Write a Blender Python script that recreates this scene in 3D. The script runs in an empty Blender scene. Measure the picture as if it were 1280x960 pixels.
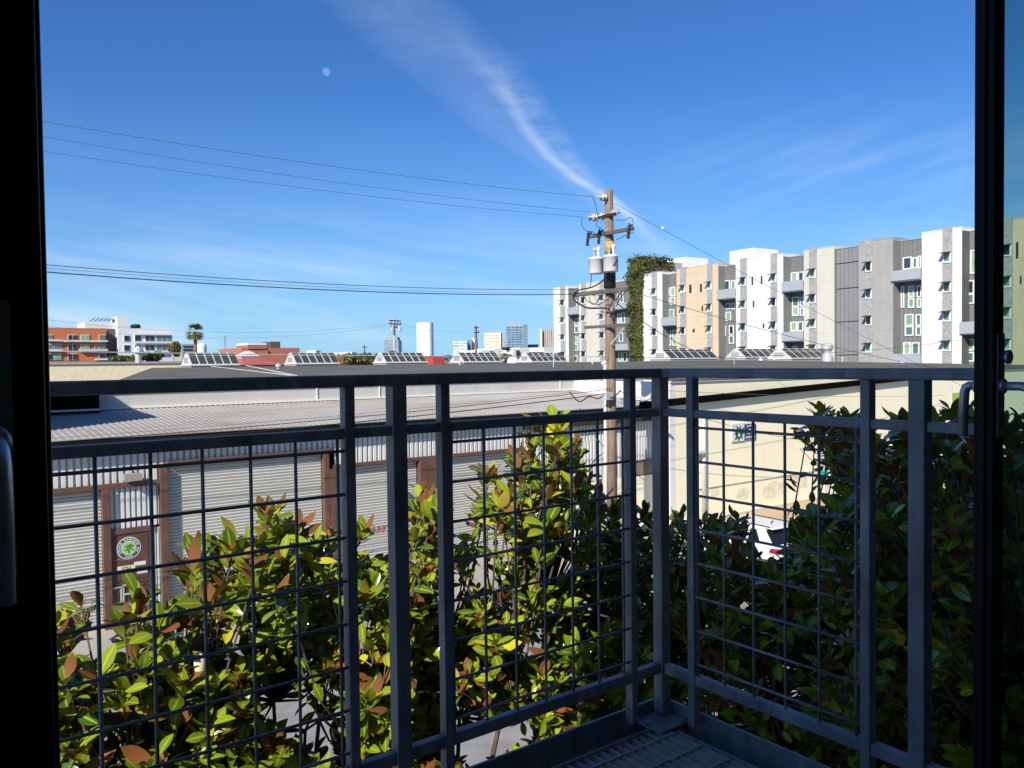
import bpy, math, random
from mathutils import Vector, Matrix, noise as mnoise

S = bpy.context.scene
COL = S.collection
rnd = random.Random(7)

# ------------------------------------------------------------------ survey
# World: x runs along the street, y across it, z up, street level z = 0.
H = 6.2                      # eye height over the street
FP = 1015.0                  # focal length in photo pixels (1280 wide)
TH, PI_, RO = math.radians(53), math.radians(-1.56), math.radians(.70)
F0 = Vector((math.cos(TH)*math.cos(PI_), math.sin(TH)*math.cos(PI_), math.sin(PI_)))
R0 = Vector((math.sin(TH), -math.cos(TH), 0))
U0 = R0.cross(F0)
RV = R0*math.cos(RO) - U0*math.sin(RO)
UV = R0*math.sin(RO) + U0*math.cos(RO)
EYE = Vector((0, 0, H))

def ray(x, y): return F0 + RV*((x-640)/FP) + UV*((480-y)/FP)
def onv(x, y, v): d = ray(x, y); return EYE + d*(v/d.y)
def onu(x, y, u): d = ray(x, y); return EYE + d*(u/d.x)
def onz(x, y, z): d = ray(x, y); return EYE + d*((z-H)/d.z)
def atd(x, y, depth): return EYE + ray(x, y)*depth
def proj(p):
    q = Vector(p)-EYE; z = q.dot(F0)
    return 640+FP*q.dot(RV)/z, 480-FP*q.dot(UV)/z, z

# ------------------------------------------------------------------ sun
SA, SE = math.radians(62), math.radians(35)
SUN = Vector((-math.sin(SA)*math.cos(SE), -math.cos(SA)*math.cos(SE), math.sin(SE)))

# ------------------------------------------------------------------ nodes
def nmat(name):
    m = bpy.data.materials.new(name); m.use_nodes = True
    nt = m.node_tree
    return m, nt, nt.nodes['Principled BSDF']
def nd(nt, typ, **kw):
    n = nt.nodes.new(typ)
    for k, v in kw.items(): setattr(n, k, v)
    return n
def mth(nt, op, a, b=None, c=None, clamp=False):
    n = nd(nt, 'ShaderNodeMath', operation=op, use_clamp=clamp)
    for i, v in enumerate((a, b, c)):
        if v is None: continue
        if isinstance(v, (int, float)): n.inputs[i].default_value = v
        else: nt.links.new(v, n.inputs[i])
    return n.outputs[0]
def mixc(nt, f, a, b):
    n = nd(nt, 'ShaderNodeMix', data_type='RGBA')
    for i, v in ((0, f), (6, a), (7, b)):
        if isinstance(v, (int, float)): n.inputs[i].default_value = v
        elif isinstance(v, (tuple, list)): n.inputs[i].default_value = (*v[:3], 1)
        else: nt.links.new(v, n.inputs[i])
    return n.outputs[2]
def ramp(nt, fac, stops, mode='LINEAR'):
    n = nd(nt, 'ShaderNodeValToRGB'); cr = n.color_ramp; cr.interpolation = mode
    while len(cr.elements) < len(stops): cr.elements.new(.5)
    for e, (p, c) in zip(cr.elements, stops):
        e.position = p; e.color = (c, c, c, 1) if isinstance(c, (int, float)) else (*c, 1)
    nt.links.new(fac, n.inputs[0])
    return n.outputs[0]
def objco(nt, scale=(1, 1, 1)):
    t = nd(nt, 'ShaderNodeTexCoord'); mp = nd(nt, 'ShaderNodeMapping'); mp.inputs['Scale'].default_value = scale
    nt.links.new(t.outputs['Object'], mp.inputs[0]); return mp.outputs[0]
def noisef(nt, scale, vec=None, detail=4, rough=.6):
    n = nd(nt, 'ShaderNodeTexNoise'); n.inputs['Scale'].default_value = scale
    n.inputs['Detail'].default_value = detail; n.inputs['Roughness'].default_value = rough
    if vec is not None: nt.links.new(vec, n.inputs['Vector'])
    return n.outputs['Fac']

def M(name, col, rough=.7, metal=0., var=.12, scale=3., stretch=(1, 1, 1), bump=0., bscale=40., second=None, sec=(.5, .65), spec=.5):
    m, nt, b = nmat(name)
    co = objco(nt, stretch)
    f = noisef(nt, scale, co)
    lo = tuple(c*(1-var) for c in col); hi = tuple(min(1, c*(1+var)) for c in col)
    c = mixc(nt, ramp(nt, f, [(.3, 0), (.7, 1)]), lo, hi)
    if second:
        f2 = noisef(nt, scale*.6, co, 6, .7)
        c = mixc(nt, ramp(nt, f2, [(sec[0], 0), (sec[1], 1)]), c, second)
    nt.links.new(c, b.inputs['Base Color'])
    b.inputs['Roughness'].default_value = rough; b.inputs['Metallic'].default_value = metal
    b.inputs['Specular IOR Level'].default_value = spec
    if bump:
        bp = nd(nt, 'ShaderNodeBump'); bp.inputs['Strength'].default_value = bump; bp.inputs['Distance'].default_value = .01
        nt.links.new(noisef(nt, bscale, objco(nt)), bp.inputs['Height']); nt.links.new(bp.outputs[0], b.inputs['Normal'])
    return m

# ------------------------------------------------------------------ meshes
class MB:
    def __init__(s): s.v = []; s.f = []; s.m = []
    def face(s, pts, mi=0):
        n = len(s.v); s.v += [tuple(p) for p in pts]; s.f.append(tuple(range(n, n+len(pts)))); s.m.append(mi); return s
    def box(s, x0, x1, y0, y1, z0, z1, mi=0):
        if x0 > x1: x0, x1 = x1, x0
        if y0 > y1: y0, y1 = y1, y0
        if z0 > z1: z0, z1 = z1, z0
        n = len(s.v)
        s.v += [(x0, y0, z0), (x1, y0, z0), (x1, y1, z0), (x0, y1, z0), (x0, y0, z1), (x1, y0, z1), (x1, y1, z1), (x0, y1, z1)]
        for q in ((0, 3, 2, 1), (4, 5, 6, 7), (0, 1, 5, 4), (1, 2, 6, 5), (2, 3, 7, 6), (3, 0, 4, 7)):
            s.f.append(tuple(n+i for i in q)); s.m.append(mi)
        return s
    def obox(s, c, ax, ay, az, mi=0):
        c = Vector(c); ax, ay, az = Vector(ax), Vector(ay), Vector(az); n = len(s.v)
        for k in (-1, 1):
            for i, j in ((-1, -1), (1, -1), (1, 1), (-1, 1)): s.v.append(tuple(c+ax*i+ay*j+az*k))
        for q in ((0, 3, 2, 1), (4, 5, 6, 7), (0, 1, 5, 4), (1, 2, 6, 5), (2, 3, 7, 6), (3, 0, 4, 7)):
            s.f.append(tuple(n+i for i in q)); s.m.append(mi)
        return s
    def bar(s, a, b, w, h, mi=0):
        a, b = Vector(a), Vector(b); d = b-a; l = d.length; d.normalize()
        side = d.cross(Vector((0, 0, 1)))
        if side.length < 1e-4: side = Vector((1, 0, 0))
        side.normalize(); up = side.cross(d)
        return s.obox((a+b)/2, d*l/2, side*w/2, up*h/2, mi)
    def tube(s, pts, r, n=8, mi=0, caps=True):
        pts = [Vector(p) for p in pts]; rs = r if isinstance(r, (list, tuple)) else [r]*len(pts)
        base = len(s.v); ref = None
        for i, p in enumerate(pts):
            d = (pts[min(i+1, len(pts)-1)]-pts[max(i-1, 0)]).normalized()
            if ref is None:
                ref = d.cross(Vector((0, 0, 1)))
                if ref.length < .05: ref = d.cross(Vector((1, 0, 0)))
            ref = (ref-d*ref.dot(d)).normalized(); o = d.cross(ref)
            for k in range(n):
                a = 2*math.pi*k/n; s.v.append(tuple(p+(ref*math.cos(a)+o*math.sin(a))*rs[i]))
        for i in range(len(pts)-1):
            for k in range(n):
                a, b = base+i*n+k, base+i*n+(k+1) % n
                s.f.append((a, b, b+n, a+n)); s.m.append(mi)
        if caps:
            s.f.append(tuple(base+k for k in reversed(range(n)))); s.m.append(mi)
            e = base+(len(pts)-1)*n; s.f.append(tuple(e+k for k in range(n))); s.m.append(mi)
        return s
    def lathe(s, c, prof, n=16, axis=(0, 0, 1), mi=0):
        c = Vector(c); ax = Vector(axis).normalized()
        return s.tube([c+ax*h for r, h in prof], [max(r, 1e-4) for r, h in prof], n, mi)
    def prism(s, poly, ext, mi=0):
        n = len(poly); b = len(s.v); e = Vector(ext)
        s.v += [tuple(p) for p in poly]+[tuple(Vector(p)+e) for p in poly]
        s.f.append(tuple(b+i for i in reversed(range(n)))); s.m.append(mi)
        s.f.append(tuple(b+n+i for i in range(n))); s.m.append(mi)
        for i in range(n):
            j = (i+1) % n; s.f.append((b+i, b+j, b+n+j, b+n+i)); s.m.append(mi)
        return s
    def build(s, name, mats, parent=None, smooth=False, bevel=0., origin=None):
        me = bpy.data.meshes.new(name)
        o0 = Vector(origin) if origin is not None else (Vector(parent['at']) if parent is not None and 'at' in parent.keys() else Vector((0, 0, 0)))
        me.from_pydata([tuple(Vector(p)-o0) for p in s.v], [], s.f); me.update()
        mats = mats if isinstance(mats, (list, tuple)) else [mats]
        for m in mats: me.materials.append(m)
        for p, mi in zip(me.polygons, s.m): p.material_index = mi; p.use_smooth = smooth
        o = bpy.data.objects.new(name, me); COL.objects.link(o)
        if parent is not None: o.parent = parent; o['at'] = tuple(o0)
        else: o.location = o0; o['at'] = tuple(o0)
        if bevel:
            bv = o.modifiers.new('bevel', 'BEVEL'); bv.width = bevel; bv.segments = 2; bv.limit_method = 'ANGLE'
        return o

def tag(o, label=None, cat=None, group=None, kind=None):
    if label: o['label'] = label
    if cat: o['category'] = cat
    if group: o['group'] = group
    if kind: o['kind'] = kind
    return o
def thing(name, loc, label, cat, group=None, rz=0.):
    o = bpy.data.objects.new(name, None); COL.objects.link(o); o.location = loc; o.rotation_euler[2] = rz
    o.empty_display_size = .2
    o['at'] = tuple(loc) if not rz else (0., 0., 0.)
    return tag(o, label, cat, group)

def text_mesh(body, size, depth=.004):
    c = bpy.data.curves.new('lettering', 'FONT'); c.body = body; c.size = size; c.extrude = depth
    c.align_x = 'CENTER'; c.align_y = 'CENTER'
    o = bpy.data.objects.new('lettering', c); COL.objects.link(o)
    bpy.context.view_layer.update()
    me = bpy.data.meshes.new_from_object(o.evaluated_get(bpy.context.evaluated_depsgraph_get()))
    vs = [v.co.copy() for v in me.vertices]; fs = [tuple(p.vertices) for p in me.polygons]
    bpy.data.objects.remove(o); bpy.data.curves.remove(c); bpy.data.meshes.remove(me)
    return vs, fs
def add_text(mb, body, size, org, xd, yd, mi=0, depth=.004):
    vs, fs = text_mesh(body, size, depth); n = len(mb.v); xd, yd = Vector(xd), Vector(yd); zd = xd.cross(yd)
    mb.v += [tuple(Vector(org)+xd*p.x+yd*p.y+zd*p.z) for p in vs]
    mb.f += [tuple(n+i for i in f) for f in fs]; mb.m += [mi]*len(fs)

# ------------------------------------------------------------------ materials
m_steel = M('galvanised_steel', (.23, .235, .245), .52, .2, .3, 16, (1, 1, .3), .2, 70, (.42, .43, .44), (.52, .74), spec=.35)
m_grate = M('grating_steel', (.34, .35, .37), .6, .1, .25, 20)
m_door = M('door_paint_dark', (.008, .0065, .008), .5, 0, .2, 6, spec=.18)
m_plate = M('lock_plate_metal', (.22, .21, .19), .5, .4, .1, 10)
m_handle = M('satin_handle_metal', (.42, .44, .48), .36, .6, .08, 20)
m_room = M('room_paint', (.62, .60, .57), .9)
m_host = M('host_stucco', (.35, .33, .31), .9, 0, .1, 2)
m_asphalt = M('asphalt', (.27, .265, .26), .95, 0, .22, 1.2, (1, 1, 1), .5, 90, (.34, .33, .315), (.52, .72))
m_walk = M('pavement_concrete', (.36, .345, .31), .95, 0, .12, .7, second=(.44, .38, .29), sec=(.5, .7))
m_dirt = M('tan_forecourt', (.50, .38, .24), .95, 0, .12, .8)
m_earth = M('planting_soil', (.06, .045, .03), 1, 0, .3, 3)
m_white = M('white_render', (.72, .72, .705), .85, 0, .03, .4, (1, 1, .3))
m_off = M('offwhite_render', (.57, .56, .50), .9, 0, .05, .5, (1, 1, .3))
m_beige = M('beige_render', (.63, .505, .365), .9, 0, .05, .5, (1, 1, .3))
m_conc = M('grey_render', (.34, .34, .33), .9, 0, .08, .5, (1, 1, .25), second=(.39, .385, .365))
m_strip = M('speckled_panel', (.34, .34, .345), .9, 0, .28, 5)
m_balc = M('perforated_balcony_metal', (.42, .45, .50), .6, .2, .1, 8)
m_frame = M('white_window_frame', (.80, .82, .82), .5, 0, .02)
m_brownm = M('brown_trim_paint', (.115, .06, .045), .55, 0, .2, 4, second=(.15, .075, .055))
m_wwall = M('whitewashed_wall', (.50, .50, .485), .9, 0, .09, .9, (1, 1, .18), .3, 12, (.38, .38, .37), (.56, .82))
m_cream = M('cream_wall_paint', (.88, .82, .60), .9, 0, .03, .35, (1, 1, .5), second=(.80, .73, .53), sec=(.62, .85))
m_groof = M('grey_felt_roof', (.105, .10, .083), .95, 0, .14, .35, second=(.135, .128, .108))
m_black = M('black_and_shade', (.006, .006, .006), 1., spec=0.)  # also paints the shade in the gap beside the corrugated roof
m_wire = M('black_cable', (.012, .012, .013), .7)
m_wirefar = M('weathered_line', (.13, .15, .18), .7)
m_white2 = M('white_enamel', (.66, .67, .68), .35, 0, .03)
m_porc = M('porcelain', (.40, .37, .34), .25, 0, .1)
m_dark = M('dark_iron', (.035, .035, .038), .6, .3)
m_redb = M('red_brick_far', (.42, .15, .10), .9, 0, .12, .6)
m_redroof = M('red_tile_roof', (.40, .105, .075), .85, 0, .12, .5)
m_orange = M('orange_panel', (.48, .155, .06), .8, 0, .08, .3)
m_glassd = M('dark_window_glass', (.03, .04, .045), .12, 0, .2, .4)
m_tarp = M('roof_vent_metal', (.55, .56, .57), .5, .3)
m_bark = M('magnolia_bark', (.085, .065, .048), .9, 0, .25, 12)
m_palmtrunk = M('palm_trunk', (.20, .14, .09), .9, 0, .2, 3)
m_teal = M('teal_banner', (.01, .45, .33), .7, 0, .03)
m_lime = M('lime_banner', (.32, .52, .06), .7, 0, .03)
m_tan = M('corrugated_brown_board', (.20, .155, .125), .85, 0, .15, 2)
m_red = M('red_lens', (.30, .006, .01), .15)
m_rubber = M('tyre_rubber', (.02, .02, .02), .9)
m_carglass = M('car_glass', (.012, .014, .016), .08)
m_carwhite = M('white_car_paint', (.74, .75, .76), .22, 0, .02)

def pane_mat(name, c, rough=.15):
    return M(name, c, rough, 0, .15, .8, spec=.6)
PANES = [pane_mat('window_glass_green', (.20, .34, .22)), pane_mat('window_glass_teal', (.10, .17, .17)),
         pane_mat('window_glass_dark', (.025, .03, .035)), pane_mat('window_glass_pale', (.30, .43, .30)), pane_mat('window_glass_blue', (.035, .06, .12))]

def siding_mat(name, col, pitch, axis=0):
    m, nt, b = nmat(name)
    t = nd(nt, 'ShaderNodeTexCoord'); sp = nd(nt, 'ShaderNodeSeparateXYZ'); nt.links.new(t.outputs['Object'], sp.inputs[0])
    fr = mth(nt, 'FRACT', mth(nt, 'DIVIDE', sp.outputs[axis], pitch))
    ln = mth(nt, 'LESS_THAN', fr, .1)
    f = noisef(nt, .8, objco(nt, (3, 3, .3)))
    c = mixc(nt, f, tuple(x*.8 for x in col), tuple(x*1.2 for x in col))
    c = mixc(nt, mth(nt, 'MULTIPLY', ln, .55), c, (.03, .03, .032))
    nt.links.new(c, b.inputs['Base Color']); b.inputs['Roughness'].default_value = .6
    return m
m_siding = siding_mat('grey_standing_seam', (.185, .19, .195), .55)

def corr_mat(name, col, stain, rough=.45, metal=.35, st=(.5, .75), axis_scale=(1, .5, .5)):
    m, nt, b = nmat(name)
    f = noisef(nt, 1.1, objco(nt, axis_scale), 6, .7)
    f2 = noisef(nt, .35, objco(nt, (.5, 1.5, 1)), 4, .6)
    c = mixc(nt, noisef(nt, 7, objco(nt)), tuple(x*.85 for x in col), tuple(min(1, x*1.1) for x in col))
    c = mixc(nt, mth(nt, 'MULTIPLY', ramp(nt, f, [(st[0], 0), (st[1], 1)]), .6), c, stain)
    c = mixc(nt, mth(nt, 'MULTIPLY', ramp(nt, f2, [(.45, 0), (.65, 1)]), .45), c, stain)
    nt.links.new(c, b.inputs['Base Color']); b.inputs['Roughness'].default_value = rough; b.inputs['Metallic'].default_value = metal
    return m
m_croof = corr_mat('corrugated_roof_sheet', (.40, .385, .36), (.29, .21, .155), .7, .1)
m_csteel = corr_mat('corrugated_wall_sheet', (.66, .68, .67), (.42, .43, .42), .6, .0, (.6, .9))
m_shutter = corr_mat('shutter_slat_paint', (.47, .47, .44), (.37, .365, .34), .6, .0, (.55, .85))

def tower_mat(name, wall, glass, px, pz, fx, fz, ax=0):
    """facade of far tower: regular window openings"""
    m, nt, b = nmat(name)
    t = nd(nt, 'ShaderNodeTexCoord'); sp = nd(nt, 'ShaderNodeSeparateXYZ'); nt.links.new(t.outputs['Object'], sp.inputs[0])
    gx = mth(nt, 'LESS_THAN', mth(nt, 'FRACT', mth(nt, 'DIVIDE', mth(nt, 'ADD', sp.outputs[0], sp.outputs[1]), px)), fx)
    gz = mth(nt, 'LESS_THAN', mth(nt, 'FRACT', mth(nt, 'DIVIDE', sp.outputs[2], pz)), fz)
    g = mth(nt, 'MULTIPLY', gx, gz)
    vo = nd(nt, 'ShaderNodeTexNoise'); vo.inputs['Scale'].default_value = .09; vo.inputs['Detail'].default_value = 6
    nt.links.new(t.outputs['Object'], vo.inputs['Vector'])
    gl = mixc(nt, ramp(nt, vo.outputs['Fac'], [(.4, 0), (.62, 1)]), glass, tuple(min(1, c*2.2) for c in glass))
    c = mixc(nt, g, wall, gl)
    nt.links.new(c, b.inputs['Base Color']); b.inputs['Roughness'].default_value = .6
    return m

def leaf_mat(name, top1, top2, back, yellow=None, trans=.22, rough=.28):
    m, nt, b = nmat(name)
    geo = nd(nt, 'ShaderNodeNewGeometry')
    rf = geo.outputs['Random Per Island']
    c = mixc(nt, rf, top1, top2)
    if yellow:
        c = mixc(nt, mth(nt, 'GREATER_THAN', rf, .965), c, yellow)
    r2 = mth(nt, 'FRACT', mth(nt, 'MULTIPLY', rf, 17.3))
    bk = mixc(nt, r2, tuple(x*.45 for x in back), tuple(x*1.3 for x in back))
    bk = mixc(nt, mth(nt, 'GREATER_THAN', r2, .72), bk, tuple((x+y*1.2)/2 for x, y in zip(back, top2)))
    ab_ = nd(nt, 'ShaderNodeAttribute'); ab_.attribute_name = 'midrib'
    rib = ramp(nt, ab_.outputs['Fac'], [(.78, 0), (.95, .55)])
    c = mixc(nt, rib, c, tuple(min(1, x*1.5+.03) for x in top2))
    c = mixc(nt, geo.outputs['Backfacing'], c, bk)
    nt.links.new(c, b.inputs['Base Color'])
    rr = mth(nt, 'ADD', mth(nt, 'MULTIPLY', geo.outputs['Backfacing'], .5), rough)
    nt.links.new(rr, b.inputs['Roughness'])
    tr = nd(nt, 'ShaderNodeBsdfTranslucent'); nt.links.new(mixc(nt, .5, c, top2), tr.inputs['Color'])
    mx = nd(nt, 'ShaderNodeMixShader'); mx.inputs[0].default_value = trans
    out = nt.nodes['Material Output']
    nt.links.new(b.outputs[0], mx.inputs[1]); nt.links.new(tr.outputs[0], mx.inputs[2]); nt.links.new(mx.outputs[0], out.inputs['Surface'])
    return m
m_leaf = leaf_mat('magnolia_leaf', (.04, .095, .008), (.30, .37, .022), (.235, .085, .02), (.50, .46, .03), .13, .16)
m_bush = leaf_mat('far_foliage', (.035, .05, .012), (.09, .105, .03), (.07, .08, .03), None, .1, .6)
m_olive = leaf_mat('olive_foliage', (.10, .10, .03), (.20, .18, .06), (.13, .12, .05), None, .1, .6)
m_ivy = leaf_mat('ivy_leaf', (.055, .08, .018), (.15, .17, .03), (.08, .09, .025), None, .1, .5)
m_palm = leaf_mat('palm_frond', (.10, .11, .035), (.26, .22, .09), (.17, .14, .06), None, .1, .5)
m_bud = M('magnolia_bud', (.38, .40, .12), .5)

def add_joints(m, pitch, dark=.86, streak=.12):
    nt = m.node_tree; b = nt.nodes['Principled BSDF']; src = b.inputs['Base Color'].links[0].from_socket
    t = nd(nt, 'ShaderNodeTexCoord'); sp = nd(nt, 'ShaderNodeSeparateXYZ'); nt.links.new(t.outputs['Object'], sp.inputs[0])
    ln = mth(nt, 'LESS_THAN', mth(nt, 'FRACT', mth(nt, 'DIVIDE', sp.outputs[2], pitch)), .03)
    st = ramp(nt, noisef(nt, 1.0, objco(nt, (2.2, 2.2, .12)), 5, .65), [(.48, 0), (.75, streak)])
    k = mth(nt, 'SUBTRACT', mth(nt, 'SUBTRACT', 1, mth(nt, 'MULTIPLY', ln, 1-dark)), st)
    nt.links.new(mixc(nt, k, (.10, .095, .085), src), b.inputs['Base Color'])
for q_ in (m_white, m_off, m_beige, m_conc): add_joints(q_, 3.02)
add_joints(m_cream, 1.4, .96, .05)
# ------------------------------------------------------------------ world
w = bpy.data.worlds.new('World'); S.world = w; w.use_nodes = True
nt = w.node_tree; bg = nt.nodes['Background']
sky = nd(nt, 'ShaderNodeTexSky', sky_type='NISHITA'); sky.sun_disc = False
sky.sun_elevation = SE; sky.sun_rotation = math.atan2(SUN.x, SUN.y)
sky.air_density = 1.0; sky.dust_density = .35; sky.ozone_density = 2.5; sky.altitude = 0
tc = nd(nt, 'ShaderNodeTexCoord')
def dotv(vec):
    n = nd(nt, 'ShaderNodeVectorMath', operation='DOT_PRODUCT'); nt.links.new(tc.outputs['Generated'], n.inputs[0])
    n.inputs[1].default_value = tuple(vec); return n.outputs['Value']
df = mth(nt, 'MAXIMUM', dotv(F0), .05)
px = mth(nt, 'ADD', mth(nt, 'DIVIDE', dotv(RV), df), 0.0)       # tangent-plane coordinates round one fixed compass bearing of the sky
py = mth(nt, 'DIVIDE', dotv(UV), df)
X = mth(nt, 'MULTIPLY_ADD', px, FP/1280, .5)
Y = mth(nt, 'MULTIPLY_ADD', py, -FP/960, .5)
cv = nd(nt, 'ShaderNodeCombineXYZ'); nt.links.new(mth(nt, 'ADD', mth(nt, 'MULTIPLY', X, 9), mth(nt, 'MULTIPLY', Y, -5)), cv.inputs[0]); nt.links.new(mth(nt, 'MULTIPLY', Y, 22), cv.inputs[1])
nz = noisef(nt, 1.6, cv.outputs[0], 8, .68)
cv2 = nd(nt, 'ShaderNodeCombineXYZ'); nt.links.new(mth(nt, 'MULTIPLY', X, 3), cv2.inputs[0]); nt.links.new(mth(nt, 'MULTIPLY', Y, 3), cv2.inputs[1])
nz2 = noisef(nt, 2.2, cv2.outputs[0], 5, .6)
Yd = mth(nt, 'MULTIPLY_ADD', mth(nt, 'SUBTRACT', nz2, .5), .02, Y)
def band(cent, half):
    c = ramp(nt, Yd, [(y/960, x/1280) for y, x in cent]); h = ramp(nt, Yd, [(y/960, x/1280) for y, x in half])
    return mth(nt, 'DIVIDE', mth(nt, 'SUBTRACT', X, c), h)
# wide diffuse veil of the old contrail (skewed: firm on one side, feathered on the other)
b1 = band([(0, 485), (60, 545), (110, 600), (160, 645), (200, 690), (225, 718), (250, 752), (290, 800), (330, 850)], [(0, 90), (60, 88), (110, 78), (160, 60), (200, 42), (225, 30), (250, 24), (290, 34), (330, 60)])
e1 = mth(nt, 'SUBTRACT', 1, mth(nt, 'POWER', mth(nt, 'ABSOLUTE', b1), 2.2), clamp=True)
a1 = mth(nt, 'MULTIPLY', e1, mth(nt, 'MULTIPLY', ramp(nt, nz, [(.25, .25), (.75, 1)]), .105))
b2 = band([(30, 560), (60, 585), (90, 612), (125, 638), (165, 659), (200, 690), (222, 718), (240, 750), (270, 787), (292, 808), (330, 850)], [(30, 26), (60, 24), (90, 22), (125, 18), (165, 14), (200, 13), (222, 14), (240, 14), (270, 14), (292, 16), (330, 30)])
e2 = mth(nt, 'SUBTRACT', 1, mth(nt, 'ABSOLUTE', b2), clamp=True)
k2 = ramp(nt, Yd, [(20/960, .0), (70/960, .09), (150/960, .24), (200/960, .40), (250/960, .44), (285/960, .24), (310/960, .1), (360/960, 0)])
a2 = mth(nt, 'MULTIPLY', mth(nt, 'MULTIPLY', e2, k2), ramp(nt, nz, [(.2, .45), (.7, 1)]))
b3 = band([(90, 625), (150, 672), (200, 712), (240, 752), (270, 787)], [(90, 40), (150, 30), (200, 24), (240, 14), (270, 10)])
e3 = mth(nt, 'SUBTRACT', 1, mth(nt, 'POWER', mth(nt, 'ABSOLUTE', b3), 1.5), clamp=True)
a3 = mth(nt, 'MULTIPLY', mth(nt, 'MULTIPLY', e3, ramp(nt, nz, [(.4, 0), (.75, 1)])), ramp(nt, Yd, [(60/960, 0), (110/960, .22), (250/960, .25), (290/960, 0)]))
# thin cirrus low in the sky
cv3 = nd(nt, 'ShaderNodeCombineXYZ'); nt.links.new(mth(nt, 'MULTIPLY', X, 2.2), cv3.inputs[0]); nt.links.new(mth(nt, 'ADD', mth(nt, 'MULTIPLY', Y, 13), mth(nt, 'MULTIPLY', X, -2.6)), cv3.inputs[1])
nz3 = noisef(nt, 1.5, cv3.outputs[0], 6, .55)
a4 = mth(nt, 'MULTIPLY', ramp(nt, nz3, [(.45, 0), (.70, .36)]), ramp(nt, Y, [(.24, 0), (.33, .55), (.42, 1), (.47, .7)]))
cv4 = nd(nt, 'ShaderNodeCombineXYZ'); nt.links.new(mth(nt, 'ADD', mth(nt, 'MULTIPLY', X, 2), mth(nt, 'MULTIPLY', Y, -1.4)), cv4.inputs[0]); nt.links.new(mth(nt, 'ADD', mth(nt, 'MULTIPLY', Y, 16), mth(nt, 'MULTIPLY', X, 8)), cv4.inputs[1])
nz4 = noisef(nt, 1.3, cv4.outputs[0], 6, .6)
a5 = mth(nt, 'MULTIPLY', mth(nt, 'MULTIPLY', ramp(nt, nz4, [(.45, 0), (.75, .20)]), ramp(nt, X, [(.62, 0), (.78, 1), (.98, 1)])), ramp(nt, Y, [(.12, 0), (.2, .8), (.28, 1), (.36, 0)]))
a4 = mth(nt, 'ADD', a4, a5)
infront = mth(nt, 'GREATER_THAN', dotv(F0), .3)
al = mth(nt, 'MULTIPLY', mth(nt, 'ADD', mth(nt, 'ADD', a1, a2), mth(nt, 'ADD', a3, a4), clamp=True), infront)
hsv = nd(nt, 'ShaderNodeHueSaturation'); hsv.inputs['Saturation'].default_value = 1.0; hsv.inputs['Value'].default_value = 1.0
tint = nd(nt, 'ShaderNodeMix', data_type='RGBA', blend_type='MULTIPLY'); tint.inputs[0].default_value = 1
nt.links.new(sky.outputs[0], tint.inputs[6]); tint.inputs[7].default_value = (.295, .60, 1.0, 1)
sepd = nd(nt, 'ShaderNodeSeparateXYZ'); nt.links.new(tc.outputs['Generated'], sepd.inputs[0])
hz = ramp(nt, sepd.outputs[2], [(0, .80), (.03, .72), (.09, .42), (.18, .14), (.3, 0)])
nt.links.new(mixc(nt, hz, tint.outputs[2], (3.1, 5.3, 7.3)), hsv.inputs['Color'])
cloud = mixc(nt, al, hsv.outputs[0], (7.2, 7.9, 8.6))
nt.links.new(cloud, bg.inputs[0]); bg.inputs[1].default_value = .10

sl = bpy.data.lights.new('sun', 'SUN'); sl.energy = 4.8; sl.angle = math.radians(.5); sl.color = (1, .915, .78)
so = bpy.data.objects.new('sun', sl); COL.objects.link(so); so.rotation_euler = SUN.to_track_quat('Z', 'Y').to_euler()

# ------------------------------------------------------------------ camera
cam = bpy.data.cameras.new('camera'); cam.sensor_width = 36; cam.lens = FP/1280*36; cam.clip_start = .05; cam.clip_end = 9000
co = bpy.data.objects.new('camera', cam); COL.objects.link(co)
mw = Matrix((RV, UV, -F0)).transposed().to_4x4(); mw.translation = EYE; co.matrix_world = mw
S.camera = co
S.view_settings.view_transform = 'Standard'; S.view_settings.look = 'None'; S.view_settings.exposure = .42; S.view_settings.gamma = 1
S.render.resolution_x, S.render.resolution_y = 1024, 768
S.cycles.max_bounces = 8; S.cycles.transparent_max_bounces = 16; S.cycles.sample_clamp_indirect = 6

# ------------------------------------------------------------------ ground
tag(MB().box(-900, 5000, -900, 5000, -.5, 0).build('ground', M('far_ground', (.14, .135, .12), .95, 0, .2, .05)), kind='structure')
tag(MB().box(-80, 140, 5.2, 17.6, -.3, .004).build('street', m_asphalt), kind='structure')
tag(MB().box(-80, 24.2, 17.6, 21.5, -.3, .14).box(-80, 140, 5.0, 5.2, -.3, .14).box(1.2, 2.7, 20.4, 20.57, .14, .15).build('pavement', m_walk, bevel=.015), kind='structure')
tag(MB().box(24.2, 90, 17.6, 20.2, -.3, .14).build('forecourt', m_dirt), kind='structure')
tag(MB().box(-30, 60, .9, 5.0, -.3, .06).build('planting_bed', m_earth), kind='structure')

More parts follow.
